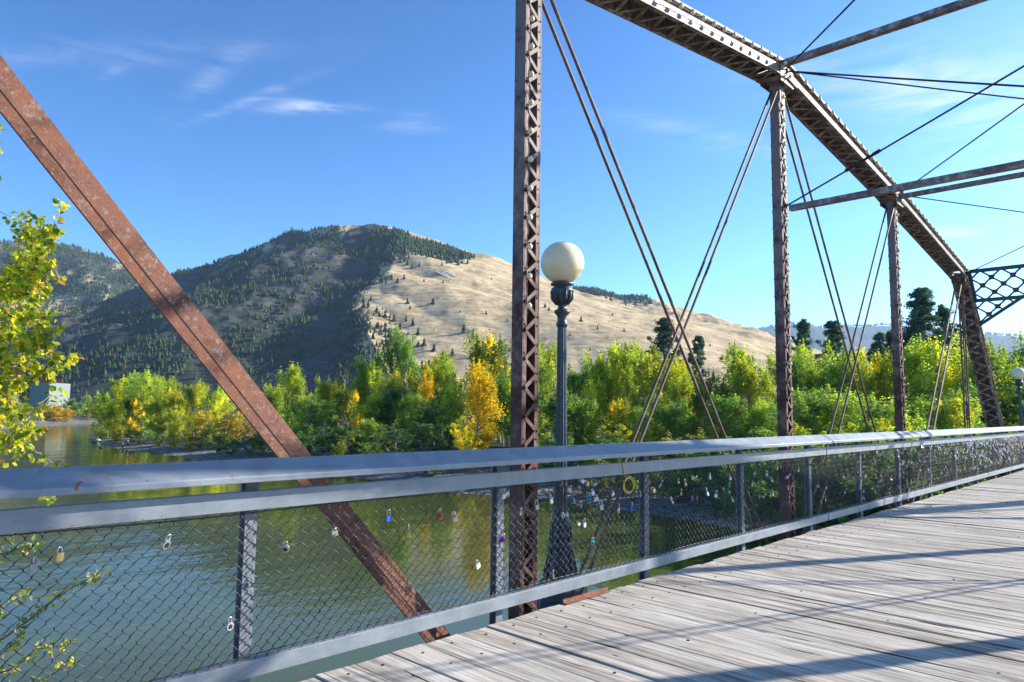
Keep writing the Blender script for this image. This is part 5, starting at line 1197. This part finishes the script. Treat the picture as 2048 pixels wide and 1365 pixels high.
person(245, 897, 1.15, flat('white_cotton', (.8, .8, .78), .8), flat('dark_denim', (.03, .04, .07), .8), 'tiny person in a white shirt standing at the water edge of the gravel spit')
person(255, 894.5, 1.25, flat('grey_cotton', (.16, .17, .19), .8), flat('black_cloth', (.02, .02, .025), .8), 'tiny person in dark clothes standing on the gravel spit', .8)
# rocks on the tip and driftwood
def rock(px, py, r, label, tint=M_ROCK):
    p = at_plane_z(px, py, WZ+.15); rr = random.Random(px); m = MB(); n = 9; V = []; m.ball((0, 0, 0), r, 9, 6, (1.2, .9, .6)); m.v = [(v[0]*rr.uniform(.8, 1.15), v[1]*rr.uniform(.8, 1.15), v[2]*rr.uniform(.8, 1.15)) for v in m.v]; m.sm = [False]*len(m.f)
    o = m.build('boulder', tint, None, (p[0], p[1], WZ+r*.3)); o.rotation_euler = (0, 0, rr.uniform(0, 6)); tag(o, label, 'rock', 'boulders at the river edge')
PALE = flat('pale_boulder', (.55, .50, .44), .85, 0, .4, 4)
for i, (px, py, r, t) in enumerate([(182, 877, .45, PALE), (188, 883, .6, M_ROCK), (196, 881, .5, PALE), (206, 884, .45, PALE), (216, 882, .35, PALE), (204, 879, .4, M_ROCK), (222, 886, .35, M_ROCK), (202, 895, .3, flat('wet_dark_rock', (.03, .03, .03), .3)), (212, 888, .4, M_ROCK), (228, 880, .3, PALE)]):
    rock(px, py, r, f"{'dark wet' if i == 7 else 'pale' if t is PALE else 'grey-brown'} boulder at the island tip, {ordinal(i+1)} in the row along the water", t)
m = MB(); pa = at_plane_z(1428, 1029, WZ+.12); pb = at_plane_z(1482, 1033, WZ+.12); m.tube([tuple(pa), tuple((pa+pb)/2+np.array([0, 0, .05])), tuple(pb)], [.10, .13, .07], 8); m.tube([tuple((pa+pb)/2), tuple((pa+pb)/2+np.array([.4, .6, .35]))], [.05, .02], 6)
o = m.build('driftwood_log', flat('bleached_driftwood', (.42, .39, .34), .9, 0, .5, 8)); tag(o, 'bleached driftwood log lying at the water edge below the bridge', 'log')
# pale stone letter on the dry slope
def drape(pts, wdt, mb):
    for (q0, q1) in zip(pts[:-1], pts[1:]):
        n = 8; A_ = [ray_ground(q0[0]+(q1[0]-q0[0])*k/n, q0[1]+(q1[1]-q0[1])*k/n, 700, 2200, 500) for k in range(n+1)]
        for k in range(n):
            a_, b_ = Vector(A_[k]), Vector(A_[k+1]); s_ = (b_-a_).cross(Vector((0, 0, 1))).normalized()*wdt; u = Vector((0, 0, 1.2)); P_l = [a_-s_+u, a_+s_+u, b_+s_+u, b_-s_+u]
            V = P_l+[v-Vector((0, 0, 3)) for v in P_l]; mb.add(V, [(0, 1, 2, 3), (7, 6, 5, 4), (0, 4, 5, 1), (1, 5, 6, 2), (2, 6, 7, 3), (3, 7, 4, 0)])
m = MB(); drape([(872, 544), (905, 561)], 1.2, m); drape([(880, 548), (892, 544), (912, 556)], .9, m)
o = m.build('hillside_letter', flat('whitewashed_stone', (.60, .56, .50), .9)); tag(o, 'white stone letter lying on the dry hillside', 'hillside letter')

# ================================================================== HAZE
if HAZE:
    hz_ = MB(); hz_.box((0, 0, 0), (30000, 30000, 1)); V = hz_.v; z0, z1 = -8.5, 1250.0
    hz_.v = [(v[0], v[1], z0 if v[2] < 0 else z1) for v in V]
    hm = bpy.data.materials.new('air_haze'); hm.use_nodes = True; t = hm.node_tree
    for n in list(t.nodes):
        if n.type != 'OUTPUT_MATERIAL': t.nodes.remove(n)
    pv = t.nodes.new('ShaderNodeVolumePrincipled'); pv.inputs['Color'].default_value = (.50, .72, 1, 1); pv.inputs['Density'].default_value = 5e-5; pv.inputs['Anisotropy'].default_value = .2
    t.links.new(pv.outputs[0], [n for n in t.nodes if n.type == 'OUTPUT_MATERIAL'][0].inputs['Volume'])
    o = hz_.build('haze', hm); tag(o, 'thin blue air haze', 'haze', kind='stuff')
